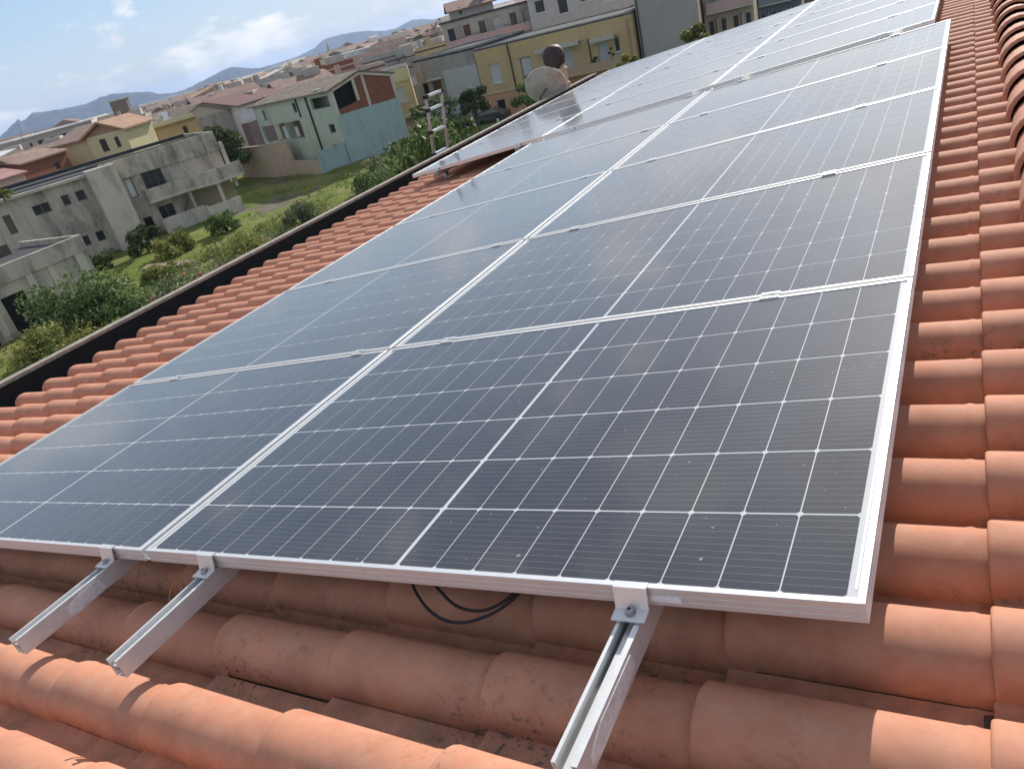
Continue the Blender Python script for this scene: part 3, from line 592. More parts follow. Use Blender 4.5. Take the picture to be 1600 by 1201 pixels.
class B:
    """a building: front line a->b (metres), depth away from the viewer, own frame x = along the front, y = into the building"""
    def __init__(s, name, a, b, top, depth, label, cat='house', group=None, base=GZ):
        s.a = Vector(a); s.b = Vector(b); s.L = (s.b - s.a).length; e = (s.b - s.a) / s.L; s.ang = math.atan2(e.y, e.x)
        n = Vector((-e.y, e.x)); mid = (s.a + s.b) / 2 - Vector((CL.x, CL.y)); s.sg = 1 if n.dot(mid) > 0 else -1
        s.base = base; s.H = top - base; s.D = depth
        s.t = empty(name, (a[0], a[1], base), (0, 0, s.ang), label=label, cat=cat, group=group)
        s.i = 0
    def Y(s, y): return y * s.sg
    def mb(s, boxes, name, m, parent=None, kind=None):
        if len(boxes) > 1 and name in ('pilaster', 'terrace_column', 'window', 'lavender_ground_floor', 'loggia_floor', 'hanging_laundry', 'awning', 'roof_slab', 'downpipe') and kind is None and not (name == 'window' and len(boxes) > 2 and parent is None and boxes[0][1] - boxes[0][0] < .2):
            for q in boxes: o = s.mb([q], name, m, parent, kind)
            return o
        b = MB()
        for x0, x1, y0, y1, z0, z1 in boxes:
            ya, yb = sorted((s.Y(y0), s.Y(y1))); b.box((x0, ya, z0), (x1, yb, z1))
        return b.build(name, m, parent or s.t, kind=kind)
    def z(s, zz): return zz - s.base
    def walls(s, m, holes=(), x0=0, x1=None, z0=0, z1=None, y0=0, name='wall', depth=None, back=True):
        """front wall with real openings and reveals, side and back walls, flat lid"""
        x1 = s.L if x1 is None else x1; z1 = s.H if z1 is None else z1; D_ = s.D if depth is None else depth; t = .28
        hs = [(max(x0 + .02, a), max(z0 + .02, b_), min(x1 - .02, c), min(z1 - .02, d)) for a, b_, c, d in holes]
        xs = sorted({x0, x1, *[h[0] for h in hs], *[h[2] for h in hs]}); zs = sorted({z0, z1, *[h[1] for h in hs], *[h[3] for h in hs]})
        b = MB(); f = s.Y(y0); g = s.Y(y0 + t); k = s.Y(y0 + D_)
        for i in range(len(xs) - 1):
            for j in range(len(zs) - 1):
                mx, mz = (xs[i] + xs[i + 1]) / 2, (zs[j] + zs[j + 1]) / 2
                if any(h[0] < mx < h[2] and h[1] < mz < h[3] for h in hs): continue
                b.quad((xs[i], f, zs[j]), (xs[i + 1], f, zs[j]), (xs[i + 1], f, zs[j + 1]), (xs[i], f, zs[j + 1]))
        for a, b_, c, d in hs:
            b.quad((a, f, b_), (c, f, b_), (c, g, b_), (a, g, b_)); b.quad((a, f, d), (c, f, d), (c, g, d), (a, g, d))
            b.quad((a, f, b_), (a, g, b_), (a, g, d), (a, f, d)); b.quad((c, f, b_), (c, g, b_), (c, g, d), (c, f, d))
        b.quad((x0, f, z0), (x0, k, z0), (x0, k, z1), (x0, f, z1)); b.quad((x1, f, z0), (x1, k, z0), (x1, k, z1), (x1, f, z1))
        if back: b.quad((x0, k, z0), (x1, k, z0), (x1, k, z1), (x0, k, z1))
        b.quad((x0, f, z1), (x1, f, z1), (x1, k, z1), (x0, k, z1))
        return b.build(name, m, s.t)
    def window(s, h, frame=None, pane=None, y0=0, name='window', split=1, sill=None, label=None):
        if sill is None and frame is M_FRAMEW and name == 'window': sill = True
        a, b_, c, d = h; frame = frame or M_FRAME; pane = pane or M_GLASS; w_ = .07
        bx = [(a, a + w_, y0 + .14, y0 + .2, b_, d), (c - w_, c, y0 + .14, y0 + .2, b_, d), (a + w_, c - w_, y0 + .14, y0 + .2, b_, b_ + w_), (a + w_, c - w_, y0 + .14, y0 + .2, d - w_, d)]
        for q in range(1, split): x = a + (c - a) * q / split; bx.append((x - .03, x + .03, y0 + .145, y0 + .195, b_ + w_, d - w_))
        if sill: bx.append((a - .1, c + .1, y0 - .09, y0 + .1, b_ - .09, b_ - .01))
        f = s.mb(bx, name, frame); s.mb([(a + .01, c - .01, y0 + .17, y0 + .185, b_ + .01, d - .01)], 'pane', pane, f)
        if label: f['label'] = label
        return f
    def gable(s, m, rise, over=.4, axis='x', x0=0, x1=None, y0=0, y1=None, z=None, th=.16, wallm=None):
        x1 = s.L if x1 is None else x1; y1 = s.D if y1 is None else y1; z = s.H if z is None else z; b = MB(); g = MB()
        if axis == 'x':
            ym = (y0 + y1) / 2; k = rise / (ym - y0)
            pr = [(y0 - over, z - over * k), (ym, z + rise), (y1 + over, z - over * k), (y1 + over, z - over * k + th), (ym, z + rise + th), (y0 - over, z - over * k + th)]
            v = [(x0 - over, s.Y(p[0]), p[1]) for p in pr] + [(x1 + over, s.Y(p[0]), p[1]) for p in pr]
            gp = [[(x, s.Y(y0), z), (x, s.Y(ym), z + rise - .01), (x, s.Y(y1), z)] for x in (x0, x1)]
        else:
            xm = (x0 + x1) / 2; k = rise / (xm - x0)
            pr = [(x0 - over, z - over * k), (xm, z + rise), (x1 + over, z - over * k), (x1 + over, z - over * k + th), (xm, z + rise + th), (x0 - over, z - over * k + th)]
            v = [(p[0], s.Y(y0 - over), p[1]) for p in pr] + [(p[0], s.Y(y1 + over), p[1]) for p in pr]
            gp = [[(x0, s.Y(y), z), (xm, s.Y(y), z + rise - .01), (x1, s.Y(y), z)] for y in (y0, y1)]
        b.add(v, [(0, 1, 4, 5), (1, 2, 3, 4), (6, 11, 10, 7), (7, 10, 9, 8), (0, 6, 7, 1), (1, 7, 8, 2), (5, 4, 10, 11), (4, 3, 9, 10), (0, 5, 11, 6), (2, 8, 9, 3)])
        if wallm:
            for q in gp: MB().add(q, [(0, 1, 2)]).build('gable_wall', wallm, s.t)
        return b.build('roof', m, s.t)
    def flat(s, m, over=.0, th=.2, par=.0, x0=0, x1=None, y0=0, y1=None, z=None, rim=None):
        x1 = s.L if x1 is None else x1; y1 = s.D if y1 is None else y1; z = s.H if z is None else z
        o = s.mb([(x0 - over, x1 + over, y0 - over, y1 + over, z + .003, z + th)], 'roof', m)
        if par:
            q = .18; bx = [(x0, x1, y0 + .003, y0 + q, z + th, z + par), (x0, x1, y1 - q, y1 - .003, z + th, z + par), (x0 + .003, x0 + q, y0 + q, y1 - q, z + th, z + par), (x1 - q, x1 - .003, y0 + q, y1 - q, z + th, z + par)]
            s.mb(bx, 'parapet', rim or m)
        return o

# --- unfinished two-storey concrete house
cs = B('unfinished_concrete_house', (-60.65, 31.94), (-53.65, 46.95), -3.55, 9.0, 'long unfinished two storey house of stained bare concrete beside the meadow')
zt = cs.z(-3.35)
W_ = lambda a, b_, c, d: (a, cs.z(b_), c, cs.z(d))
left = [W_(1.38, -5.01, 2.62, -4.25), W_(3.55, -4.95, 4.12, -4.15), W_(4.62, -4.94, 5.32, -4.15), W_(3.60, -8.3, 4.12, -7.5), W_(4.66, -8.3, 5.3, -7.5), W_(-.75, -5.75, -.2, -4.3)]
right = [W_(8.40, -5.95, 8.98, -4.35), W_(9.76, -5.95, 11.45, -4.3), W_(8.5, -9.2, 9.2, -7.7), W_(9.96, -8.6, 11.2, -7.2)]
cs.walls(M_CONC, left + right, x0=-6.5, z1=zt)
for h, nm in zip(left, ['small high window'] * 6): cs.window(h, M_FRAME, M_GLASS, split=2 if h[2] - h[0] > 1 else 1)
cs.window(right[0], M_FRAME, M_WHITE, name='door', label='white panel door on the upper floor'); cs.window(right[1], M_FRAME, M_GLASS, split=3, name='window', label='wide upper window with one pane open')
cs.window(right[2], M_VOID, M_VOID, name='door', label='dark ground floor doorway'); cs.window(right[3], M_FRAME, M_GLASS, split=2)
# flat roof: projecting slab, tar covering, stained parapet band on the right part
cs.mb([(-6.7, 7.0, -.35, 9.2, zt + .003, zt + .22)], 'roof_slab', M_CONC2)
cs.mb([(-6.5, 7.2, .3, 9.0, zt + .224, zt + .30)], 'tar_covering', M_TAR); cs.mb([(-6.5, 16.4, 3.6, 3.9, zt + .30, zt + .42), (-6.5, 16.4, 8.7, 9.0, zt + .30, zt + .58)], 'parapet', M_TAR)
cs.mb([(7.003, 16.6, -.16, .10, zt - .95, zt + .55)], 'parapet_band', M_CONC); cs.mb([(7.2, 16.5, .1, 9.0, zt + .006, zt + .20)], 'roof_slab', M_TAR)
cs.mb([(16.42, 16.62, .1, 9.0, zt - .95, zt + .552)], 'parapet_band', M_CONC)
cs.mb([(5.84, 8.01, -1.25, -.003, 0, zt + .42)], 'stair_tower', M_CONC2)
cs.mb([(16.63, 16.9, -.6, -.2, zt - 4.2, zt - .4)], 'edge_column', M_CONC2)
# balcony with solid bent parapet, soffit, diagonal strut, ground terrace
b = MB(); zb = cs.z(-6.45); ptsb = [(9.35, 0), (9.35, -1.25), (12.6, -1.25), (14.8, -2.5), (17.4, -1.7), (17.4, 0)]
def prism_z(mbx, pts, z0, z1, f=lambda p: p): 
    n = len(pts); mbx.add([f((p[0], p[1], z0)) for p in pts] + [f((p[0], p[1], z1)) for p in pts], [tuple(range(n))[::-1], tuple(range(n, 2 * n))] + [(i, (i + 1) % n, (i + 1) % n + n, i + n) for i in range(n)])
fy = lambda p: (p[0], p[1] * cs.sg, p[2])
prism_z(b, ptsb, zb - .22, zb, fy); b.build('balcony_slab', M_CONC2, cs.t)
b = MB()
for i in range(1, 4):
    p, q = ptsb[i], ptsb[i + 1]; d = Vector((q[0] - p[0], q[1] - p[1])).normalized() * .0; nn = Vector((-(q[1] - p[1]), q[0] - p[0])).normalized() * .12
    prism_z(b, [(p[0], p[1]), (q[0], q[1]), (q[0] + nn.x, q[1] + nn.y), (p[0] + nn.x, p[1] + nn.y)], zb + .003, zb + .92 + .02 * i, fy)
prism_z(b, [(9.35, -1.24), (9.47, -1.24), (9.47, -.004), (9.35, -.004)], zb + .003, zb + .9, fy)
b.build('balcony_parapet', M_CONC, cs.t)
cs.mb([(12.55, 12.75, -1.1, -.3, zb - 2.6, zb - .23), (14.7, 14.95, -2.2, -1.95, zb - 2.9, zb - .23)], 'terrace_column', M_CONC2)
cs.mb([(12.9, 16.4, -.12, -.004, 0, zb - .24)], 'terrace_wall', mat('ochre_plaster', (.30, .25, .17), var=.2))
cs.mb([(9.6, 13.2, -1.5, -1.35, 0, 1.35), (13.2, 16.2, -2.3, -2.15, 0, 1.2), (13.2, 13.35, -2.15, -1.35, 0, 1.3)], 'terrace_parapet', M_CONC2)
b = MB(); b.tube([fy((11.35, -.35, cs.z(-9.0))), fy((12.5, -.35, zb - .8))], .05, 6); b.build('strut', M_BRICK, cs.t)
# tuft growing on the roof
tree('roof_weed', -59.3, 31.2, cs.base + zt + .25, .8, .9, 900, LY, .09, 'dry weed tuft growing on the concrete roof at far left', 'bush', trunk=.05, k=9, seed=61)

# --- low concrete shed at the left edge
sh = B('concrete_shed', (-45.20, 16.6), (-44.87, 26.66), -5.75, 7.0, 'low grey concrete shed with recessed panels at the left edge, behind a bush')
z_ = sh.H
hol = [(sh.L - 4.2, .05, sh.L - 2.6, 3.2)]
sh.walls(M_CONC, [(1.0, .05, 3.1, 2.6), (4.2, .05, 5.6, 2.4)])
sh.window((1.0, .05, 3.1, 2.6), M_VOID, M_VOID, name='doorway'); sh.window((4.2, .05, 5.6, 2.4), M_VOID, M_VOID, name='doorway')
sh.mb([(-.1, sh.L + .06, -.16, .10, z_ - .55, z_ + .42)], 'parapet_band', M_CONC); sh.mb([(sh.L + .06 - .2, sh.L + .06, .1, 7.0, z_ - .55, z_ + .42)], 'parapet_band', M_CONC)
sh.mb([(3.35, 3.75, -.14, -.004, 0, z_ - .56), (6.0, 6.4, -.14, -.004, 0, z_ - .56), (9.2, 9.75, -.14, -.004, 0, z_ - .56), (7.4, 7.75, -.08, -.004, 0, z_ - .56)], 'pilaster', M_CONC2)
sh.mb([(.1, sh.L - .2, .12, 6.9, z_ + .004, z_ + .08)], 'roof_slab', M_TAR); sh.mb([(.0, 8.6, 5.6, 5.75, z_ + .085, z_ + .75)], 'brick_upstand', mat('brown_block', (.12, .085, .075), var=.2))
b = MB(); b.box((-1.6, -.5, .05), (1.7, .5, .5), Matrix.Rotation(.12, 4, 'Y')); tag(b.build('fallen_slab', mat('earthy_concrete', (.23, .17, .12), var=.3, scale=2), loc=(-43.6, 30.6, GZ), rot=(0, 0, .5)), 'broken earth coloured slab lying in the weeds', 'slab')

# --- green house, long side and teal brick gable
M_GREEN = wmat('pale_green_plaster', (.46, .53, .42), .4); M_TEAL = wmat('teal_plaster', (.37, .46, .445), .4)
gh = B('green_house', (-61.8, 60.16), (-49.18, 57.76), -2.45, 7.2, 'pale green house with brick gable and teal side wall, grey brown tiled roof')
Lg = gh.L; q_ = lambda a, b_, c, d: (a, gh.z(b_), c, gh.z(d))
log = q_(.25, -6.15, 7.1, -4.45); log2 = q_(9.7, -3.75, 12.5, -2.75); hs = [q_(1.41, -3.95, 1.80, -2.9), q_(6.70, -3.7, 7.25, -2.8), log, log2, q_(11.2, -6.1, 12.1, -5.3), q_(10.9, -8.1, 12.6, -7.2)]
gh.walls(M_GREEN, hs, depth=.29, z1=gh.H, back=False)
gh.mb([(.02, Lg - .02, 1.7, 7.2, .01, gh.H - .01)], 'inner_wall', M_GREEN)
gh.mb([(.25, 7.1, .30, 1.68, log[1] - .2, log[1] - .02), (9.7, 12.5, .3, 1.68, log2[1] - .2, log2[1] - .02)], 'loggia_floor', M_CONC2)
for h in (hs[0], hs[1], hs[4]): gh.window(h, M_FRAME, M_GLASS)
gh.window(hs[5], M_VOID, M_VOID, name='doorway')
for a, c in ((1.1, 1.9), (3.6, 4.5), (5.6, 6.5)):
    f = gh.mb([(a, c, 1.60, 1.68, log[1], log[1] + 1.5)], 'loggia_door', M_FRAME); 
gh.mb([(2.6, 3.2, .9, .95, log[1] + .1, log[1] + 1.3), (4.9, 5.4, .7, .75, log[1] + .1, log[1] + 1.1)], 'hanging_laundry', M_WHITE)
gh.mb([(5.9, 6.6, .5, .56, log[1] + .1, log[1] + 1.35)], 'brown_blind', M_SHUTB)
gh.mb([(0, 7.2, .31, .36, 0.02, log[1] - .21)], 'lower_front', M_VOID)
gh.mb([(9.12, 9.28, -.14, -.004, .8, gh.H)], 'downpipe', M_PIPED); gh.mb([(7.5, 7.62, -.12, -.004, gh.z(-4.2), gh.H)], 'downpipe', M_PIPED)
# gable side: perpendicular wall at the right end
gl = B('gw', (-49.18, 57.76), (-46.23, 62.61), -2.45, .3, 'x')
for ch in list(gl.t.children): bpy.data.objects.remove(ch)
bpy.data.objects.remove(gl.t)
ang = math.atan2(62.61 - 57.76, -46.23 + 49.18); Mg = Matrix.Rotation(ang - gh.ang, 4, 'Z') @ Matrix.Identity(4); Mg = Matrix.Translation((Lg + .004, 0, 0)) @ Mg
WG = 6.6
def gbuild(name, m, boxes=(), poly=None, parent=None):
    b = MB()
    for lo, hi in boxes: b.box(lo, hi, Mg)
    if poly: 
        for pts, y0, y1 in poly: b.prism(pts, y0, y1, Mg)
    return b.build(name, m, parent or gh.t)
zs = gh.z(-4.65); ze = gh.z(-2.62); zr = gh.z(-2.05)
gbuild('teal_wall', M_TEAL, [((0, 0, 0), (WG, .25, zs))])
gbuild('gable_brick', M_BRICK, poly=[([(2.75, zs + .003), (3.45, zs + .003), (3.45, zr + .30), (2.75, zr + .33)], .05, .2), ([(3.72, zs + .003), (6.3, zs + .003), (6.3, ze + .15), (3.72, zr + .27)], .05, .2), ([(.42, zs + .003), (2.73, zs + .003), (2.73, zs + .75), (.42, zs + .45)], .05, .2)])
[gbuild('gable_column', M_CONC2, [c_]) for c_ in (((0, 0, zs + .003), (.42, .25, ze + .02)), ((3.45, 0, zs + .003), (3.72, .25, zr + .25)), ((6.3, 0, zs + .003), (6.6, .25, ze - .05)), ((2.48, .01, zs + .75), (2.74, .24, zr + .28)))]
gbuild('attic_void', M_VOID, [((.42, .5, zs + .3), (2.8, .56, zr - .1))])
gbuild('gable_beam', M_CONC2, poly=[([(-.05, ze - .05), (3.4, zr + .30), (6.65, ze - .10), (6.65, ze + .12), (3.4, zr + .52), (-.05, ze + .18)], -.04, .27)])
b = MB()
R3 = lambda x, y, z: tuple(Mg @ Vector((x, y, z)))
rl = [(-.45, -.35, gh.H + .0), (Lg + .15, -.35, gh.H + .0)]
rdg = R3(3.4, -.10, zr + .56); rdg_l = (2.6, rdg[1], rdg[2])
far = R3(6.9, -.1, ze + .10); far_l = (-.3, far[1] + 1.0, far[2])
th_ = .14
top = [rl[0], rl[1], rdg, rdg_l, far, far_l]
b.add([(p[0], p[1] if i > 1 else p[1] * gh.sg, p[2]) for i, p in enumerate(top)] + [(p[0], p[1] if i > 1 else p[1] * gh.sg, p[2] + th_) for i, p in enumerate(top)],
      [(0, 1, 2, 3), (3, 2, 4, 5), (6, 9, 8, 7), (9, 11, 10, 8), (0, 3, 5, 11, 9, 6), (1, 7, 8, 10, 4, 2), (0, 6, 7, 1), (4, 10, 11, 5)])
b.build('roof', M_RTAN, gh.t)
b = MB(); rr = random.Random(5)
for i in range(26):
    x = rr.uniform(3, Lg - 1.5); b.box((x, -.05, 0), (x + rr.uniform(.3, .6), .1, .07), Matrix.Translation((0, (rdg[1] + rr.uniform(-1.9, -.2) * gh.sg) , rdg[2] - .0)))
b = MB(); b.box((Lg - 2.4, gh.sg * .35 - .2, gh.H + .32), (Lg - 1.7, gh.sg * .35 + .2, gh.H + .40)); b.build('skylight', M_WHITE, gh.t)

# garden walls in front of it
M_TANW = wmat('tan_garden_wall', (.46, .38, .29), .35)
def wall_line(name, p, q, h, m, label, th=.25, coping=None):
    t = B(name, p, q, GZ + h, th, label, 'wall'); t.mb([(0, t.L, 0, th, 0, h)], 'wall_body', m); t.mb([(-.03, t.L + .03, -.04, th + .04, h + .003, h + .09)], 'coping', coping or m); return t
wall_line('garden_wall', (-66.66, 59.98), (-56.45, 57.66), 3.25, M_TANW, 'high tan garden wall with dark runs below the loggia', .3)
wall_line('garden_wall', (-56.40, 57.60), (-50.25, 54.80), 1.35, M_TANW, 'low tan garden wall joining the teal one', .3)
wall_line('garden_wall', (-50.20, 54.78), (-49.20, 57.6), 2.2, M_TEAL, 'teal garden wall at the corner of the green house', .3)

# --- narrow yellow house
M_YEL = wmat('ochre_yellow_plaster', (.54, .41, .21), .25); M_YEL2 = wmat('light_yellow_plaster', (.60, .50, .29), .15)
yn = B('narrow_yellow_house', (-50.4, 67.3), (-47.9, 69.0), -2.5, 8, 'narrow yellow house squeezed between the green house and the raw grey one')
h = (1.35, yn.z(-5.6), 2.2, yn.z(-4.2)); yn.walls(M_YEL, [h]); yn.window(h, M_FRAMEW, M_SHUT); yn.mb([(-.1, yn.L + .1, -.12, .0, yn.H - 1.15, yn.H + .1)], 'roof_band', M_YEL2); yn.mb([(.0, yn.L, -.9, -.004, yn.z(-7.2), yn.z(-6.9))], 'balcony', M_YEL2); yn.mb([(.6, .72, -.12, -.005, .1, yn.H - 1.2)], 'downpipe', M_PIPED)
yn.flat(M_TAR, th=.15)
# --- raw grey house
M_RAW = wmat('raw_grey_render', (.34, .32, .285), .45, .8, .44); M_PATCH = wmat('pale_grey_plaster', (.47, .47, .45), .15); M_LAV = wmat('lavender_grey_plaster', (.44, .45, .48), .12)
rw = B('raw_rendered_house', (-49.3, 72.2), (-41.1, 71.42), -2.45, 10, 'grey house in raw render with small loggia, dark cars parked in front')
hs = [(.55, rw.z(-6.1), 1.35, rw.z(-4.6)), (1.95, rw.z(-5.95), 3.2, rw.z(-4.6)), (6.2, rw.z(-9.2), 7.0, rw.z(-7.7))]
rw.walls(M_RAW, hs); rw.window(hs[0], M_FRAME, M_VOID); rw.window(hs[1], M_FRAME, M_SHUTB); rw.window(hs[2], M_FRAME, M_LAV, name='door')
rw.mb([(3.75, 8.15, -.06, -.003, rw.z(-6.85), rw.z(-3.8))], 'pale_plaster_panel', M_PATCH); rw.mb([(-1.0, 8.2, -.12, -.004, rw.z(-7.25), rw.z(-6.95))], 'floor_band', M_TAR)
rw.mb([(0, 6.1, -.05, -.003, .02, rw.z(-7.26)), (7.1, 8.2, -.05, -.003, .02, rw.z(-7.26))], 'lavender_ground_floor', M_LAV); rw.mb([(1.5, 3.5, -.35, -.004, rw.z(-4.45), rw.z(-4.35))], 'canopy', M_WHITE)
rw.flat(M_TAR, th=.2, par=.4, rim=M_RAW)
# --- yellow and orange house
M_ORA = wmat('orange_plaster', (.58, .32, .19), .12)
yh = B('yellow_orange_house', (-41.05, 71.40), (-25.07, 73.45), -2.66, 10, 'wide house with yellow upper floor and orange ground floor behind the satellite dish')
up = [(1.2, -6.0, 2.35, -4.15), (4.6, -6.0, 5.75, -4.2), (8.9, -6.5, 9.95, -4.3), (12.6, -6.5, 13.6, -4.3), (14.2, -5.6, 14.75, -4.3)]; lo_ = [(1.1, -9.1, 2.1, -7.6), (4.7, -9.3, 5.5, -7.5), (7.4, -9.2, 8.2, -7.6)]
up = [(a, yh.z(b_), c, yh.z(d)) for a, b_, c, d in up]; lo_ = [(a, yh.z(b_), c, yh.z(d)) for a, b_, c, d in lo_]; zsp = yh.z(-6.95)
yh.walls(M_YEL, up, z0=zsp + .12); yh.walls(M_ORA, lo_, z1=zsp, name='ground_floor_wall')
yh.mb([(-.03, yh.L + .03, -.10, .05, zsp + .003, zsp + .117)], 'floor_band', M_YEL2)
for i, h in enumerate(up): yh.window(h, M_FRAME if i == 1 else M_FRAMEW, M_SHUT if i != 4 else M_GLASS, sill=True)
for h in lo_: yh.window(h, M_FRAMEW, M_GLASS if h is not lo_[1] else M_VOID)
for a, c, zz, nm in ((6.7, 11.1, -3.78, 'a'), (12.2, 14.6, -3.95, 'b')):
    b = MB(); b.box((a, 0, -.04), (c, 1.15, .04), Matrix.Translation((0, -1.1 * 1, yh.z(zz) - .05)) if yh.sg > 0 else Matrix.Translation((0, 0, yh.z(zz) - .05)))
    b.box((a, -1.2 if yh.sg > 0 else 1.08, -.28), (c, -1.12 if yh.sg > 0 else 1.2, .03), Matrix.Translation((0, 0, yh.z(zz) - .05))); b.build('awning', M_CLOTH, yh.t)
yh.mb([(3.6, 3.72, -.13, -.004, zsp - .2, yh.H)], 'downpipe', M_PIPE); yh.mb([(11.75, 11.85, -.13, -.004, zsp, yh.z(-3.9))], 'downpipe', M_PIPE); yh.mb([(15.7, 15.85, -.16, -.004, .1, yh.H - .2)], 'downpipe', mat('pink_pipe', (.40, .25, .2)))
yh.mb([(8.0, 14.9, -.9, -.004, zsp + .15, zsp + .28)], 'balcony_slab', M_YEL2); yh.mb([(8.0, 14.9, -.93, -.86, zsp + .283, zsp + .95)], 'balcony_parapet', wmat('peach_plaster', (.47, .33, .22), .1))
for x in (12.4, 13.9, 14.5): pass
yh.flat(M_TAR, th=.12, par=.25, rim=M_RAW)
for k, (x, hh, lb) in enumerate([(12.3, 1.1, 'round potted shrub left of the striped door on the yellow house balcony'), (14.05, 1.5, 'tall potted plant between the two right openings of the yellow house')]):
    e = (yh.b - yh.a) / yh.L; p = yh.a + e * x; tree('potted_plant', p.x - .1, p.y - .55, GZ + zsp + .3, .38, hh, 420, LD, .1, lb, 'plant', 'plants on the yellow house balcony', trunk=.2, k=7, seed=70 + k)
# --- blank grey end wall and apartment blocks
M_BLANK = wmat('blank_grey_render', (.40, .375, .34), .2)
bk = B('blank_grey_block', (-24.9, 74.6), (-19.55, 76.2), .55, 8, 'tall blank grey end wall rising behind the far array'); bk.walls(M_BLANK); bk.flat(M_TAR, th=.15); bk.mb([(.1, .22, -.12, -.004, .5, bk.H)], 'downpipe', M_PIPED)
def apartment(name, a, b_, top, depth, m, mb_, label, floors=4, cols=4, shut=None, roof=None, rise=1.0, seed=0, low=0, balc=True):
    t = B(name, a, b_, top, depth, label, 'apartment block'); rr = random.Random(seed); hs = []; fh = 3.0; z = t.H - 3.0; w_ = t.L / cols
    lv = []
    while z > max(.3, low): lv.append(z); z -= fh
    for z in lv[:floors]:
        for c in range(cols): x = w_ * c + w_ * .28; hs.append((x, z + (.25 if (c + seed) % 2 else .95), x + min(1.2, w_ * .5), z + 2.35))
    t.walls(m, hs)
    for i, h in enumerate(hs): t.window(h, M_FRAMEW, [M_GLASS, M_SHUT, shut or M_SHUTB][rr.randrange(3)])
    if balc:
        for z in lv[:floors]:
            t.mb([(.15, t.L - .15, -1.1, -.004, z - .02, z + .10)], 'balcony_slab', M_CONC2); t.mb([(.15, t.L - .15, -1.12, -1.04, z + .103, z + .95), (.15, .22, -1.03, -.005, z + .103, z + .95)], 'balcony_parapet', mb_)
            for c in range(1, cols): x = w_ * c; t.mb([(x - .05, x + .05, -1.0, -.01, z + .104, z + (2.5 if c % 2 else 1.3))], 'balcony_divider', m)
    if roof: t.gable(roof, rise, over=.5, wallm=m)
    else: t.flat(M_TAR, over=.25, th=.18, par=0)
    return t
M_PINKP = wmat('pink_balcony_plaster', (.56, .39, .34), .25); M_CREAMW = wmat('cream_plaster', (.46, .42, .36), .25); M_TANP = wmat('tan_balcony_plaster', (.52, .42, .31), .25); M_BLUEG = wmat('blue_grey_plaster', (.24, .265, .275), .25)
apartment('terraced_apartment', (-54.0, 87.0), (-43.9, 93.0), .35, 9, M_CREAMW, M_PINKP, 'apartment block with two long pink balconies and a red roof above the yellow house', 3, 6, roof=None, seed=1)
t = B('roof_storey', (-53.2, 88.6), (-48.8, 91.6), 1.5, 6, 'red tiled attic storey on the left end of the pink balcony block', 'house', base=.55); t.walls(M_CREAMW, [(1.0, .35, 1.4, 1.2)]); t.window((1.0, .35, 1.4, 1.2)); t.gable(M_RTILE, .9, over=.5, wallm=M_CREAMW); t.mb([(3.9, 5.1, 1.5, 2.6, t.H + .2, t.H + 2.0)], 'chimney', M_CONC)
apartment('grey_apartment', (-43.6, 90.5), (-31.0, 95.5), .9, 9, wmat('cool_grey_plaster', (.47, .46, .44), .25), M_CREAMW, 'light grey apartment block directly above the wide yellow house', 4, 5, seed=2, balc=False)
apartment('balcony_apartment', (-19.9, 79.2), (-15.6, 80.6), 1.5, 8, M_TANP, M_PINKP, 'narrow apartment block with pink and tan balconies right of the blank wall', 5, 4, seed=3)
apartment('balcony_apartment', (-15.5, 81.6), (-11.6, 82.4), 1.0, 8, M_BLUEG, M_BLUEG, 'blue grey apartment block right of the pink and tan balconies', 5, 4, seed=4)
apartment('balcony_apartment', (-11.5, 83.0), (-6.4, 83.6), 1.2, 8, wmat('salmon_plaster', (.42, .28, .22), .2), M_TANP, 'salmon apartment block second from the right end of the row', 5, 4, seed=5)
apartment('balcony_apartment', (-6.3, 84.5), (1.0, 85.0), .9, 8, M_RAW, M_CREAMW, 'dark grey apartment block at the right end of the row', 5, 5, seed=6)

# --- houses behind the concrete house, left to right
M_CREAM = wmat('pale_cream_plaster', (.62, .55, .33), .1); M_PEACH = wmat('peach_wall', (.50, .36, .19), .1)
G3 = 'houses of the town behind the concrete house'
t = B('cream_house', (-83.4, 51.7), (-79.0, 53.0), -1.35, 9, 'pale cream house with red roof and two maroon shuttered windows', group=G3); t.walls(M_CREAM); t.gable(M_RTILE, 1.1, over=.5, wallm=M_CREAM)
t.mb([(4.5, 9.4, -.6, 4.2, 0, t.H + .05)], 'gable_wing', M_CREAM)
b = MB(); zz = t.H + .05; Yg = -.6 * t.sg
b.prism([(4.1, zz - .1), (6.95, zz + 1.1), (9.8, zz - .1), (9.8, zz + .08), (6.95, zz + 1.3), (4.1, zz + .08)], min(Yg - .5 * t.sg, t.sg * 4.5), max(Yg - .5 * t.sg, t.sg * 4.5)); b.prism([(4.5, zz + .002), (9.4, zz + .002), (6.95, zz + 1.03)], Yg - .0, Yg + .15 * t.sg); b.build('wing_roof', M_RORA, t.t)
for x0, x1, z0, z1 in ((6.0, 6.75, t.z(-3.0), t.z(-1.75)), (7.9, 8.35, t.z(-2.9), t.z(-1.85))): t.mb([(x0, x1, -.68, -.605, z0, z1)], 'window', M_SHUTM)
t = B('orange_roofed_house', (-79.5, 58.3), (-77.6, 66.2), -2.4, 9, 'cream house with orange roof and two white water heater panels', group=G3); hs = [(2.2, t.z(-4.0), 2.8, t.z(-3.0)), (6.0, t.z(-4.4), 6.6, t.z(-3.0))]; t.walls(M_PEACH, hs)
for h in hs: t.window(h, M_FRAME)
t.mb([(-.1, 8.1, -.5, 9, t.H + .003, t.H + .12)], 'roof', M_RORA); t.mb([(.2, 7.6, -.45, -.3, t.H + .125, t.H + .6)], 'terrace_parapet', M_CREAM)
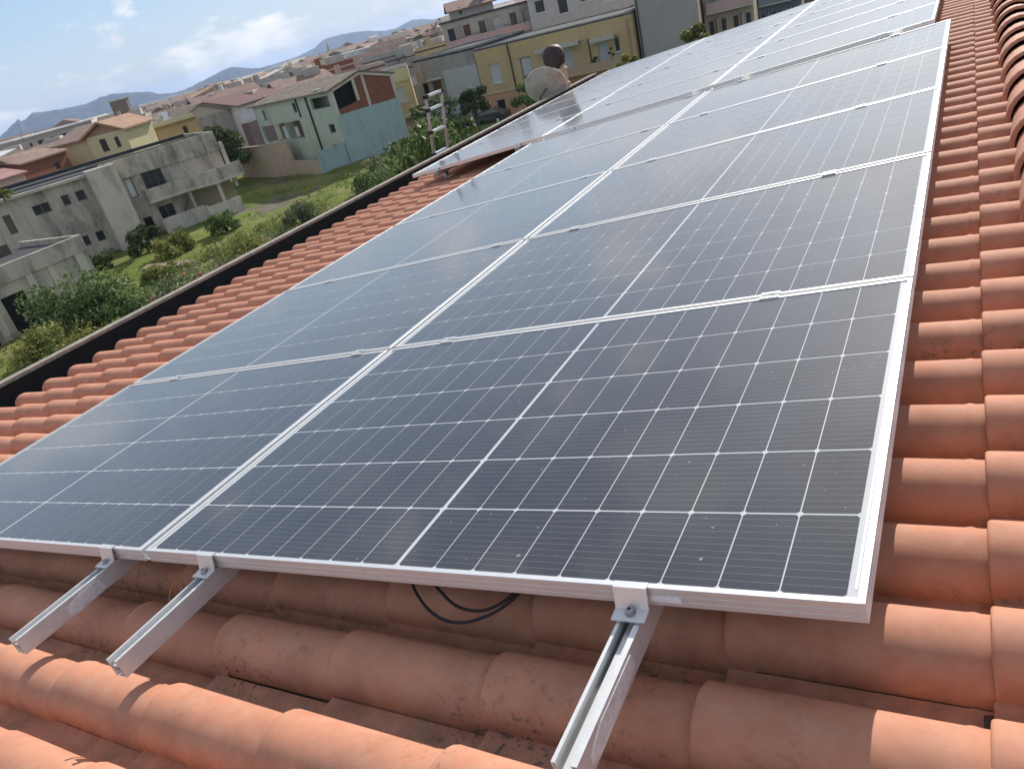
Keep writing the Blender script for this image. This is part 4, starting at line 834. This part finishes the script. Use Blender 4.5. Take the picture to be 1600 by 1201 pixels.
for k, x in enumerate((3.2, 5.2)):
    e = (t.b - t.a) / t.L; p = t.a + e * x; hb = empty('solar_water_heater', (p.x - 1.2, p.y + .4, GZ + t.H + .12), (0, 0, t.ang), label=['left white solar water heater on the orange roofed house', 'right white solar water heater on the orange roofed house'][k], cat='water heater', group='water heaters on the orange roofed house')
    b = MB(); b.box((-.55, -.05, 0), (.55, .05, 1.5), Matrix.Rotation(-.5, 4, 'X')); b.build('collector', M_WHITE, hb); b = MB(); b.box((-.5, .25, .0), (-.42, .33, 1.1)); b.box((.42, .25, 0), (.5, .33, 1.1)); b.build('stand', M_FRAME, hb)
t = B('brick_house', (-78.6, 44.4), (-80.0, 50.3), -1.9, 8, 'bare brick house with low red roof left of the pale cream house', group=G3); h = (3.9, t.z(-3.4), 4.6, t.z(-2.7)); t.walls(M_BRICK, [h]); t.window(h, M_FRAME, M_GLASS, split=2); t.gable(M_RTILE, .8, over=.3, wallm=M_BRICK)
t.mb([(3.3, 5.9, -.08, -.003, 0, t.H - .05)], 'render_patch', M_RAW) if False else None
t = B('pink_roofed_house', (-76.1, 36.5), (-76.6, 43.2), -2.6, 8, 'low house with faded pink roof at the left picture edge', group=G3); t.walls(M_PINKP); t.gable(M_RPINK, .9, over=.3, wallm=M_PINKP)
for k, (x, y) in enumerate(((-80.5, 39.5), (-81.2, 44.3))):
    b = MB(); b.add([(-1.6, -1.2, 0), (1.6, -1.1, .15), (1.5, 1.2, .5), (0, .2, .62), (-1.5, 1.1, .45), (-1.6, -1.2, -.08), (1.6, -1.1, .07), (1.5, 1.2, .42), (-1.5, 1.1, .37)], [(0, 1, 3), (1, 2, 3), (2, 4, 3), (4, 0, 3), (5, 8, 7, 6), (0, 5, 6, 1), (1, 6, 7, 2), (2, 7, 8, 4), (4, 8, 5, 0)])
    tag(b.build('white_tarpaulin', M_WHITE, loc=(x, y, -1.45 if k == 0 else -.9)), ['flat white tarpaulin over the pink roofed house', 'crumpled white tarpaulin heap beside the brick house'][k], 'tarpaulin')
t = B('grey_gabled_house', (-84.0, 68.2), (-82.0, 75.4), -2.9, 9, 'tan roofed house with blank grey wall behind the right end of the concrete house', group=G3); t.walls(M_RAW); t.gable(M_RTAN, 1.5, over=.3, axis='y', wallm=M_CREAMW)
t = B('maroon_roofed_house', (-80.9, 76.0), (-82.0, 86.0), -2.75, 10, 'white house with long maroon roof left of the green house', group=G3); t.walls(M_WHITE, [(3.3, t.z(-4.2), 3.9, t.z(-3.2)), (6.3, t.z(-4.2), 7.0, t.z(-3.2))]); t.window((3.3, t.z(-4.2), 3.9, t.z(-3.2))); t.window((6.3, t.z(-4.2), 7.0, t.z(-3.2))); t.gable(M_RMAR, 1.3, over=.5, wallm=M_WHITE)
t.mb([(-.5, 10.5, -1.2, -.004, 0, t.z(-5.0))], 'lower_wing', wmat('mauve_brown_render', (.19, .145, .145), .2))
t = B('long_white_building', (-163, 93), (-166, 113), -.55, 14, 'long low white building on the skyline above the cream house roofs', group=G3); t.walls(M_CREAMW, [(2 + 3 * k, t.z(-3.0), 3.6 + 3 * k, t.z(-1.6)) for k in range(6)])
for k in range(6): t.window((2 + 3 * k, t.z(-3.0), 3.6 + 3 * k, t.z(-1.6)))
t.flat(M_WHITE, over=.5, th=.3)
t = B('brown_tower', (-169, 122), (-167.4, 125.4), 1.9, 3.4, 'square brown tower standing out against the blue hills', 'tower'); t.walls(wmat('brown_tower_render', (.20, .165, .125), .4)); t.flat(M_CONC2, over=.2, th=.3); t.mb([(3.0, 3.7, -.3, -.004, 0, t.H - .4)], 'buttress', M_CREAMW)
b = MB(); b.lathe([(1.4, 0), (1.4, 7.5), (1.9, 7.6), (1.9, 8.2), (1.0, 8.4), (.9, 10.2), (.02, 15.5)], 8); tag(b.build('church_spire', wmat('church_stone', (.44, .38, .26), .15), loc=(-262, 312, -11)), 'thin pointed church spire on the skyline above the green house', 'spire')

# --- rest of the town: rows of individual houses, then a far mass
wcol = [('white', M_WHITE), ('cream', M_CREAMW), ('pale yellow', M_CREAM), ('peach', M_PEACH), ('grey', M_BLANK), ('dark grey', M_RAW), ('pink', M_PINKP), ('tan', M_TANP), ('concrete', M_CONC), ('brick', M_BRICK), ('ochre', M_YEL)]
rcol = [('red tiled roof', M_RTILE, 1), ('brown tiled roof', M_RTAN, 1), ('flat dark roof', M_TAR, 0), ('maroon roof', M_RMAR, 1), ('orange tiled roof', M_RORA, 1), ('flat grey roof', M_CONC2, 0)]
rr = random.Random(2024); used = set(); nh = 0
def az_pt(azd, r): a = R_(azd); return CL.x + r * math.sin(a), CL.y + r * math.cos(a)
zones = [(-66, -56, 'at the far left of the town'), (-56, -48, 'behind the cream house'), (-48, -40, 'above the green house roof'), (-40, -30, 'behind the pink balcony block')]
for row, (r0, n_, hmin, hmax, rn) in enumerate([(122, 13, 5, 7.2, 'first row'), (142, 19, 5, 7.8, 'second row'), (166, 23, 5, 8, 'third row'), (196, 25, 5, 8.5, 'fourth row'), (236, 28, 5, 9, 'fifth row')]):
    for k in range(n_):
        azd = -66 + (k + .5) * 37 / n_ + rr.uniform(-.6, .6); r = r0 + rr.uniform(-9, 9); x, y = az_pt(azd, r)
        if math.hypot(x + 165, y - 103) < 14 or math.hypot(x + 168, y - 124) < 5: continue
        if -51 < azd < -41 and row == 0: pass
        W__ = rr.uniform(7, 12); D__ = rr.uniform(7, 9.5); hh = rr.uniform(hmin, hmax); a = R_(-azd) + rr.uniform(-.45, .45)
        zone = next(z[2] for z in zones if z[0] <= azd < z[1] or z is zones[-1])
        for tr_ in range(60):
            wc_, rc_ = rr.choice(wcol + wcol[:2] + wcol[4:6]), rr.choice([rcol[0], rcol[0], rcol[1], rcol[1], rcol[2], rcol[5], rcol[5], rcol[2], rcol[4]] if azd < -45 else [rcol[0], rcol[1], rcol[2], rcol[5], rcol[5], rcol[2]])
            if (wc_[0], rc_[0], zone, rn) not in used: break
        used.add((wc_[0], rc_[0], zone, rn))
        e = Vector((math.cos(a), math.sin(a))); p = Vector((x, y)) - e * W__ / 2; q = Vector((x, y)) + e * W__ / 2
        gz_ = GZ - drop(x, y) - .3; t = B('town_house', p, q, gz_ + hh, D__, f'{wc_[0]} house, {rc_[0]}, {zone}, {rn}', group='houses of the distant town', base=gz_)
        hs = []
        if row < 4:
            for fl in (hh - 2.3, hh - 5.3):
                for c in range(int(W__ // 3)):
                    if rr.random() < .75 and fl > .5: x0 = 1.0 + c * 3 + rr.uniform(-.2, .2); hs.append((x0, fl, x0 + rr.uniform(.8, 1.3), fl + rr.choice([1.2, 1.3, 1.9 if fl > 1 else 1.3])))
        hs = [h_ for h_ in hs if h_[3] < hh - .2 and h_[2] < W__ - .2]
        t.walls(wc_[1], hs)
        for h_ in hs: t.window(h_, M_FRAMEW, rr.choice([M_GLASS, M_SHUT, M_SHUTB, M_GLASS]))
        if rc_[2]: t.gable(rc_[1], rr.uniform(1.0, 1.8), over=.4, axis=rr.choice('xxy'), wallm=wc_[1])
        else: t.flat(rc_[1], th=.2, par=rr.choice([.5, .9]), rim=wc_[1])
        if rr.random() < .6:
            ax, ay, ah = W__ * rr.uniform(.2, .8), t.Y(D__ * .5), rr.uniform(2.2, 3.6); b = MB(); b.tube([(ax, ay, t.H + .3), (ax, ay, t.H + ah)], .035, 5)
            for zz_ in (.0, -.35, -.6): b.tube([(ax - .5, ay, t.H + ah + zz_), (ax + .5, ay, t.H + ah + zz_)], .02, 4)
            b.build('aerial', M_FRAME, t.t)
        if rr.random() < .5: t.mb([(W__ * .3, W__ * .3 + .7, D__ * .4, D__ * .4 + .7, t.H, t.H + rr.uniform(1.6, 2.4))], 'chimney', wc_[1])
        if rr.random() < .3: t.mb([(W__ * .6, W__ * .6 + 2.5, D__ * .3, D__ * .3 + 2.5, t.H + .1, t.H + 1.9)], 'roof_room', M_CREAMW)
for k in range(30):
    azd = rr.uniform(-65, -33); r = 128 + k * 5.5 + rr.uniform(0, 5); x, y = az_pt(azd, r); kind = k % 3
    tree('distant_tree', x, y, GZ - drop(x, y), rr.uniform(1.8, 3.2), rr.uniform(4, 6.5), 500, [LD, LG, LD][kind], .42, f'{["dark round", "mid green", "tall dark"][kind]} tree {next(z[2] for z in zones if azd < z[1] or z is zones[-1])}, {["nearest", "near", "second", "third", "fourth", "fifth", "sixth", "seventh", "farther", "farthest"][k // 3]} row', 'tree', 'trees scattered among the distant houses, ' + ['dark round', 'mid green', 'tall dark'][kind], trunk=2.0, k=9, seed=100 + k)
mbs = {}
for k in range(2300):
    azd = rr.uniform(-68, -22); r = 285 + 2300 * rr.random() ** 1.5; x, y = az_pt(azd, r); hh = rr.uniform(4, 9.5) + (rr.random() < .04) * rr.uniform(2, 6)
    W__ = rr.uniform(8, 20); a = rr.uniform(0, math.pi); M = Matrix.Translation((x, y, GZ - drop(x, y))) @ Matrix.Rotation(a, 4, 'Z'); i = rr.choice([0, 1, 2, 3, 4, 5, 6, 7, 8, 0, 1, 4]); b = mbs.setdefault(('w', i), MB())
    b.box((-W__ / 2, -5, 0), (W__ / 2, 5, hh), M)
    if rr.random() < .5: j = rr.choice([0, 0, 1, 1, 4, 5]); b = mbs.setdefault(('r', j), MB()); b.prism([(-W__ / 2 - .4, hh + .01), (W__ / 2 + .4, hh + .01), (0, hh + rr.uniform(1.2, 2.6))], -5.3, 5.3, M)
ft = empty('far_town', (0, 0, 0)); ft['kind'] = 'stuff'
for (a, i), b in mbs.items():
    o = b.build('far_houses' if a == 'w' else 'far_roofs', (wcol if a == 'w' else rcol)[i][1], ft); o['kind'] = 'stuff'
fc, fr = [], []
for k in range(520):
    azd = rr.uniform(-68, -22); r = 260 + 2000 * rr.random() ** 1.4; x, y = az_pt(azd, r); fc.append((x, y, GZ - drop(x, y) + rr.uniform(2, 5))); fr.append(rr.uniform(3, 7))
tag(leaves('far_trees', LD, None, fc, fr, 26000, 1.1, 300), kind='stuff')

# ---------------- hills on the horizon
M_HILL = mat('scrubby_hill', (.035, .045, .045), rough=1, spec=.05, var=.35, scale=.004, detail=10, world=True, dirt=(.008, .5, .62, .5), dirt_col=(.16, .14, .11))
def hill(prof, r0, name, back=900, seed=0):
    rr = random.Random(seed); pts = []
    for i in range(len(prof) - 1):
        n_ = max(2, int(abs(prof[i + 1][0] - prof[i][0]) / .18))
        for j in range(n_): t = j / n_; pts.append((prof[i][0] + (prof[i + 1][0] - prof[i][0]) * t, prof[i][1] + (prof[i + 1][1] - prof[i][1]) * t))
    pts.append(prof[-1]); rows = [(-1.0, 0), (-.72, .16), (-.42, .45), (-.2, .76), (0, 1), (.3, .8), (.8, .3), (1.3, 0)]
    vs = []; 
    for dr, fz in rows:
        for azd, el in pts:
            x, y = az_pt(azd, r0 + dr * back); top_ = r0 * math.tan(R_(el)) + CL.z - (GZ - 40); j = rr.uniform(-1, 1) * (7 if fz not in (0, 1) else (2.5 if fz else 0)); vs.append((x, y, GZ - 40 + top_ * fz + j))
    n_ = len(pts); fs = [(i * n_ + j, i * n_ + j + 1, (i + 1) * n_ + j + 1, (i + 1) * n_ + j) for i in range(len(rows) - 1) for j in range(n_ - 1)]
    b = MB(); b.add(vs, fs); return b.build(name, M_HILL, smooth=True, kind='structure')
hill([(-62.96, 0.098), (-61.62, 0.011), (-60.93, -0.033), (-60.46, 0.212), (-59.76, 0.549), (-59.6, 0.657), (-59.5, 0.479), (-59.23, 0.518), (-58.75, 0.767), (-56.99, 0.562), (-55.61, 0.504), (-54.85, 0.652), (-54.06, 0.679), (-52.97, 0.473), (-51.97, 0.292), (-51.56, 0.027), (-50.42, -0.189), (-49.34, -0.069), (-48.2, 0.161), (-47.29, 0.332), (-46.54, 0.423), (-45.85, 0.212), (-45.09, -0.019), (-44.06, -0.155)], 5600, 'left_hills', 900, 1)
hill([(-45.97, -0.081), (-43.37, -0.044), (-42.39, -0.002), (-41.64, 0.137), (-40.98, 0.259), (-40.56, 0.476), (-40.06, 0.637), (-39.18, 0.626), (-38.1, 0.566), (-37.26, 0.443), (-36.57, 0.237), (-36.02, 0.145), (-35.49, 0.138), (-34.3, 0.375), (-33.65, 0.3), (-32.71, 0.034), (-31.8, 0.096), (-31.0, 0.226), (-30.27, -0.028), (-27.85, -0.089)], 7000, 'right_hills', 1000, 2)
b = MB()
# ---------------- air
hzm = bpy.data.materials.new('air'); hzm.use_nodes = True; t = hzm.node_tree; t.nodes.remove(t.nodes['Principled BSDF'])
pv = N(t, 'ShaderNodeVolumePrincipled'); pv.inputs['Color'].default_value = (.54, .70, 1, 1); pv.inputs['Density'].default_value = .000105; pv.inputs['Anisotropy'].default_value = .2
t.links.new(pv.outputs[0], t.nodes['Material Output'].inputs['Volume'])
b = MB(); b.box((-9800, -9800, GZ - 42), (9800, 9800, 98)); tag(b.build('haze', hzm), kind='stuff')

# ---------------- things on and beside our roof
# telescopic ladder leaning on the eave parapet
lt = empty('telescopic_ladder', (-4.32, 8.12, -.2), (0, 0, 0), label='telescopic aluminium ladder whose top stands above the gutter rim', cat='ladder')
M_POLE = mat('anodised_pole', (.50, .38, .35), rough=.4, metal=.4, var=.05); M_JOINT = mat('black_joint', (.02, .02, .022), rough=.5)
tilt_ = .30
def lp(s, z): return (-.0 + .28 * z * .35, s, z)
b = MB(); lean = .16
for s_ in (-.19, .19): pass
for s_ in (-.19, .19):
    b = MB(); z = -8.9; rad = .032
    b.tube([(lean * (-9.0) - .02, s_, -9.15), (0, s_, 0), (lean * .40, s_, .40)], [.034, .021, .019], 12); b.build('stile', M_POLE, lt, smooth=True)
M_RUNG = mat('bright_rung', (.82, .82, .80), rough=.3, metal=.2, var=.03)
for k in range(31):
    z = [.385, .215, -.065][k] if k < 3 else -.065 - (k - 2) * .29
    b = MB(); r_ = .021
    b.box((lean * z - .030, -.168, z - .016), (lean * z + .030, .168, z + .014)); b.build('rung', M_RUNG, lt)
    b = MB()
    for s_ in (-.19, .19): b.box((lean * z - .030, s_ - .030, z - .024), (lean * z + .030, s_ + .030, z + .018))
    b.build('joint', M_JOINT, lt)
# satellite dish, back and part of its reflector showing
M_DISH = mat('weathered_dish', (.50, .50, .47), rough=.65, var=.12, scale=5, dirt=(4, .5, .66, .6), dirt_col=(.38, .25, .13))
dt = empty('satellite_dish', (-4.22, 11.35, -.90), label='round weathered satellite dish standing behind the gutter rim', cat='satellite dish')
prof = [(0.0, 0)] + [(r_, .34 * r_ * r_) for r_ in np.linspace(.05, .345, 9)] + [(.352, .046), (.346, .036)] + [(r_, .34 * r_ * r_ - .006) for r_ in np.linspace(.335, .03, 8)] + [(0, -.006)]
Md = Matrix.Translation((0, 0, .52)) @ Vector((-.25, .80, .45)).to_track_quat('Z', 'Y').to_matrix().to_4x4()
b = MB(); b.lathe([(float(a), float(c)) for a, c in prof], 36, Md); b.build('dish', M_DISH, dt, smooth=True)
b = MB(); b.tube([(-.08, -.12, -.9), (-.08, -.12, .42)], .024, 10); b.tube([tuple(Md @ Vector((0, -.02, -.01))), (-.08, -.12, .40)], .02, 8); b.build('mast', M_FRAME, dt)
b = MB(); b.tube([tuple(Md @ Vector((0, -.33, .035))), tuple(Md @ Vector((0, -.30, .42)))], .010, 6); b.build('feed_arm', M_FRAME, dt)
b = MB(); b.lathe([(0, 0), (.035, 0), (.04, .08), (0, .1)], 10, Md @ Matrix.Translation((0, -.28, .38))); b.build('feed_horn', M_FRAME, dt)
# chimney flue with round dark cowl
ck = empty('chimney_flue', (-4.08, 11.78, -1.27), label='beige flue with a dark round cowl just behind the satellite dish', cat='chimney')
b = MB(); b.lathe([(.085, -.4), (.085, .80), (.10, .81), (.10, .86), (.078, .87), (.078, 1.06), (.10, 1.07), (.10, 1.10), (.07, 1.11), (.06, 1.2)], 18); b.build('flue', mat('beige_flue', (.52, .40, .27), var=.3, scale=12), ck, smooth=False)
b = MB(); b.lathe([(0, 1.10), (.10, 1.11), (.165, 1.17), (.19, 1.26), (.185, 1.35), (.15, 1.43), (.08, 1.475), (0, 1.485)], 22, Matrix.Translation((-.09, -.02, .0))); b.build('cowl', mat('rusty_dark_metal', (.065, .045, .045), rough=.6, metal=.3, var=.4, scale=14), ck, smooth=True)

# ---------------- parked cars
M_TYRE = mat('tyre_rubber', (.02, .02, .02), rough=.9); M_CGLASS = mat('car_glass', (.02, .025, .03), rough=.08, spec=.7)
def car(x, y, rz, col, label):
    t = empty('parked_car', (x, y, GZ + .05), (0, 0, rz), label=label, cat='car', group='dark cars parked before the raw grey house')
    m = mat('car_paint_' + label.split()[0], col, rough=.25, spec=.6, var=.03); m.node_tree.nodes['Principled BSDF'].inputs['Coat Weight'].default_value = .7
    side = [(-2.05, .35), (-2.1, .75), (-1.95, .92), (-1.2, 1.0), (-.55, 1.42), (.75, 1.46), (1.45, 1.05), (2.0, .98), (2.12, .7), (2.08, .32)]
    b = MB(); ws = {.35: .78, .75: .86, .92: .85, 1.0: .82, 1.42: .60, 1.46: .60, 1.05: .80, .98: .82, .7: .86, .32: .78}
    n = len(side); b.add([(p[0], -ws[p[1]], p[1]) for p in side] + [(p[0], ws[p[1]], p[1]) for p in side], [tuple(range(n)), tuple(range(n, 2 * n))[::-1]] + [(i, i + n, (i + 1) % n + n, (i + 1) % n) for i in range(n)])
    b.build('body', m, t)
    for s_ in (-1, 1):
        b = MB(); b.add([(-1.05, s_ * .822, 1.03), (-.52, s_ * .625, 1.37), (.68, s_ * .625, 1.40), (1.25, s_ * .80, 1.08)], [(0, 1, 2, 3)]); b.build('side_window', M_CGLASS, t)
    b = MB(); b.add([(-1.17, -.72, 1.03), (-.60, -.55, 1.40), (-.60, .55, 1.40), (-1.17, .72, 1.03)], [(0, 1, 2, 3)]); b.v = [(p[0] - .012, p[1], p[2] + .012) for p in b.v]; b.build('windscreen', M_CGLASS, t)
    for sx in (-1.3, 1.3):
        for s_ in (-1, 1):
            Mw = Matrix.Translation((sx, s_ * .80, .31)) @ Matrix.Rotation(math.pi / 2, 4, 'X')
            b = MB(); b.lathe([(.0, -.10), (.24, -.10), (.31, -.07), (.31, .07), (.24, .10), (0, .10)], 16, Mw); o = b.build('wheel', M_TYRE, t); b = MB(); b.lathe([(0, -.108), (.18, -.104), (.18, .104), (0, .108)], 12, Mw); b.build('rim', M_ALU, o)
car(-44.3, 69.2, .05, (.03, .04, .06), 'dark blue hatchback parked left under the raw grey house')
car(-39.6, 68.9, .08, (.05, .055, .065), 'slate grey hatchback parked right, by the orange ground floor')
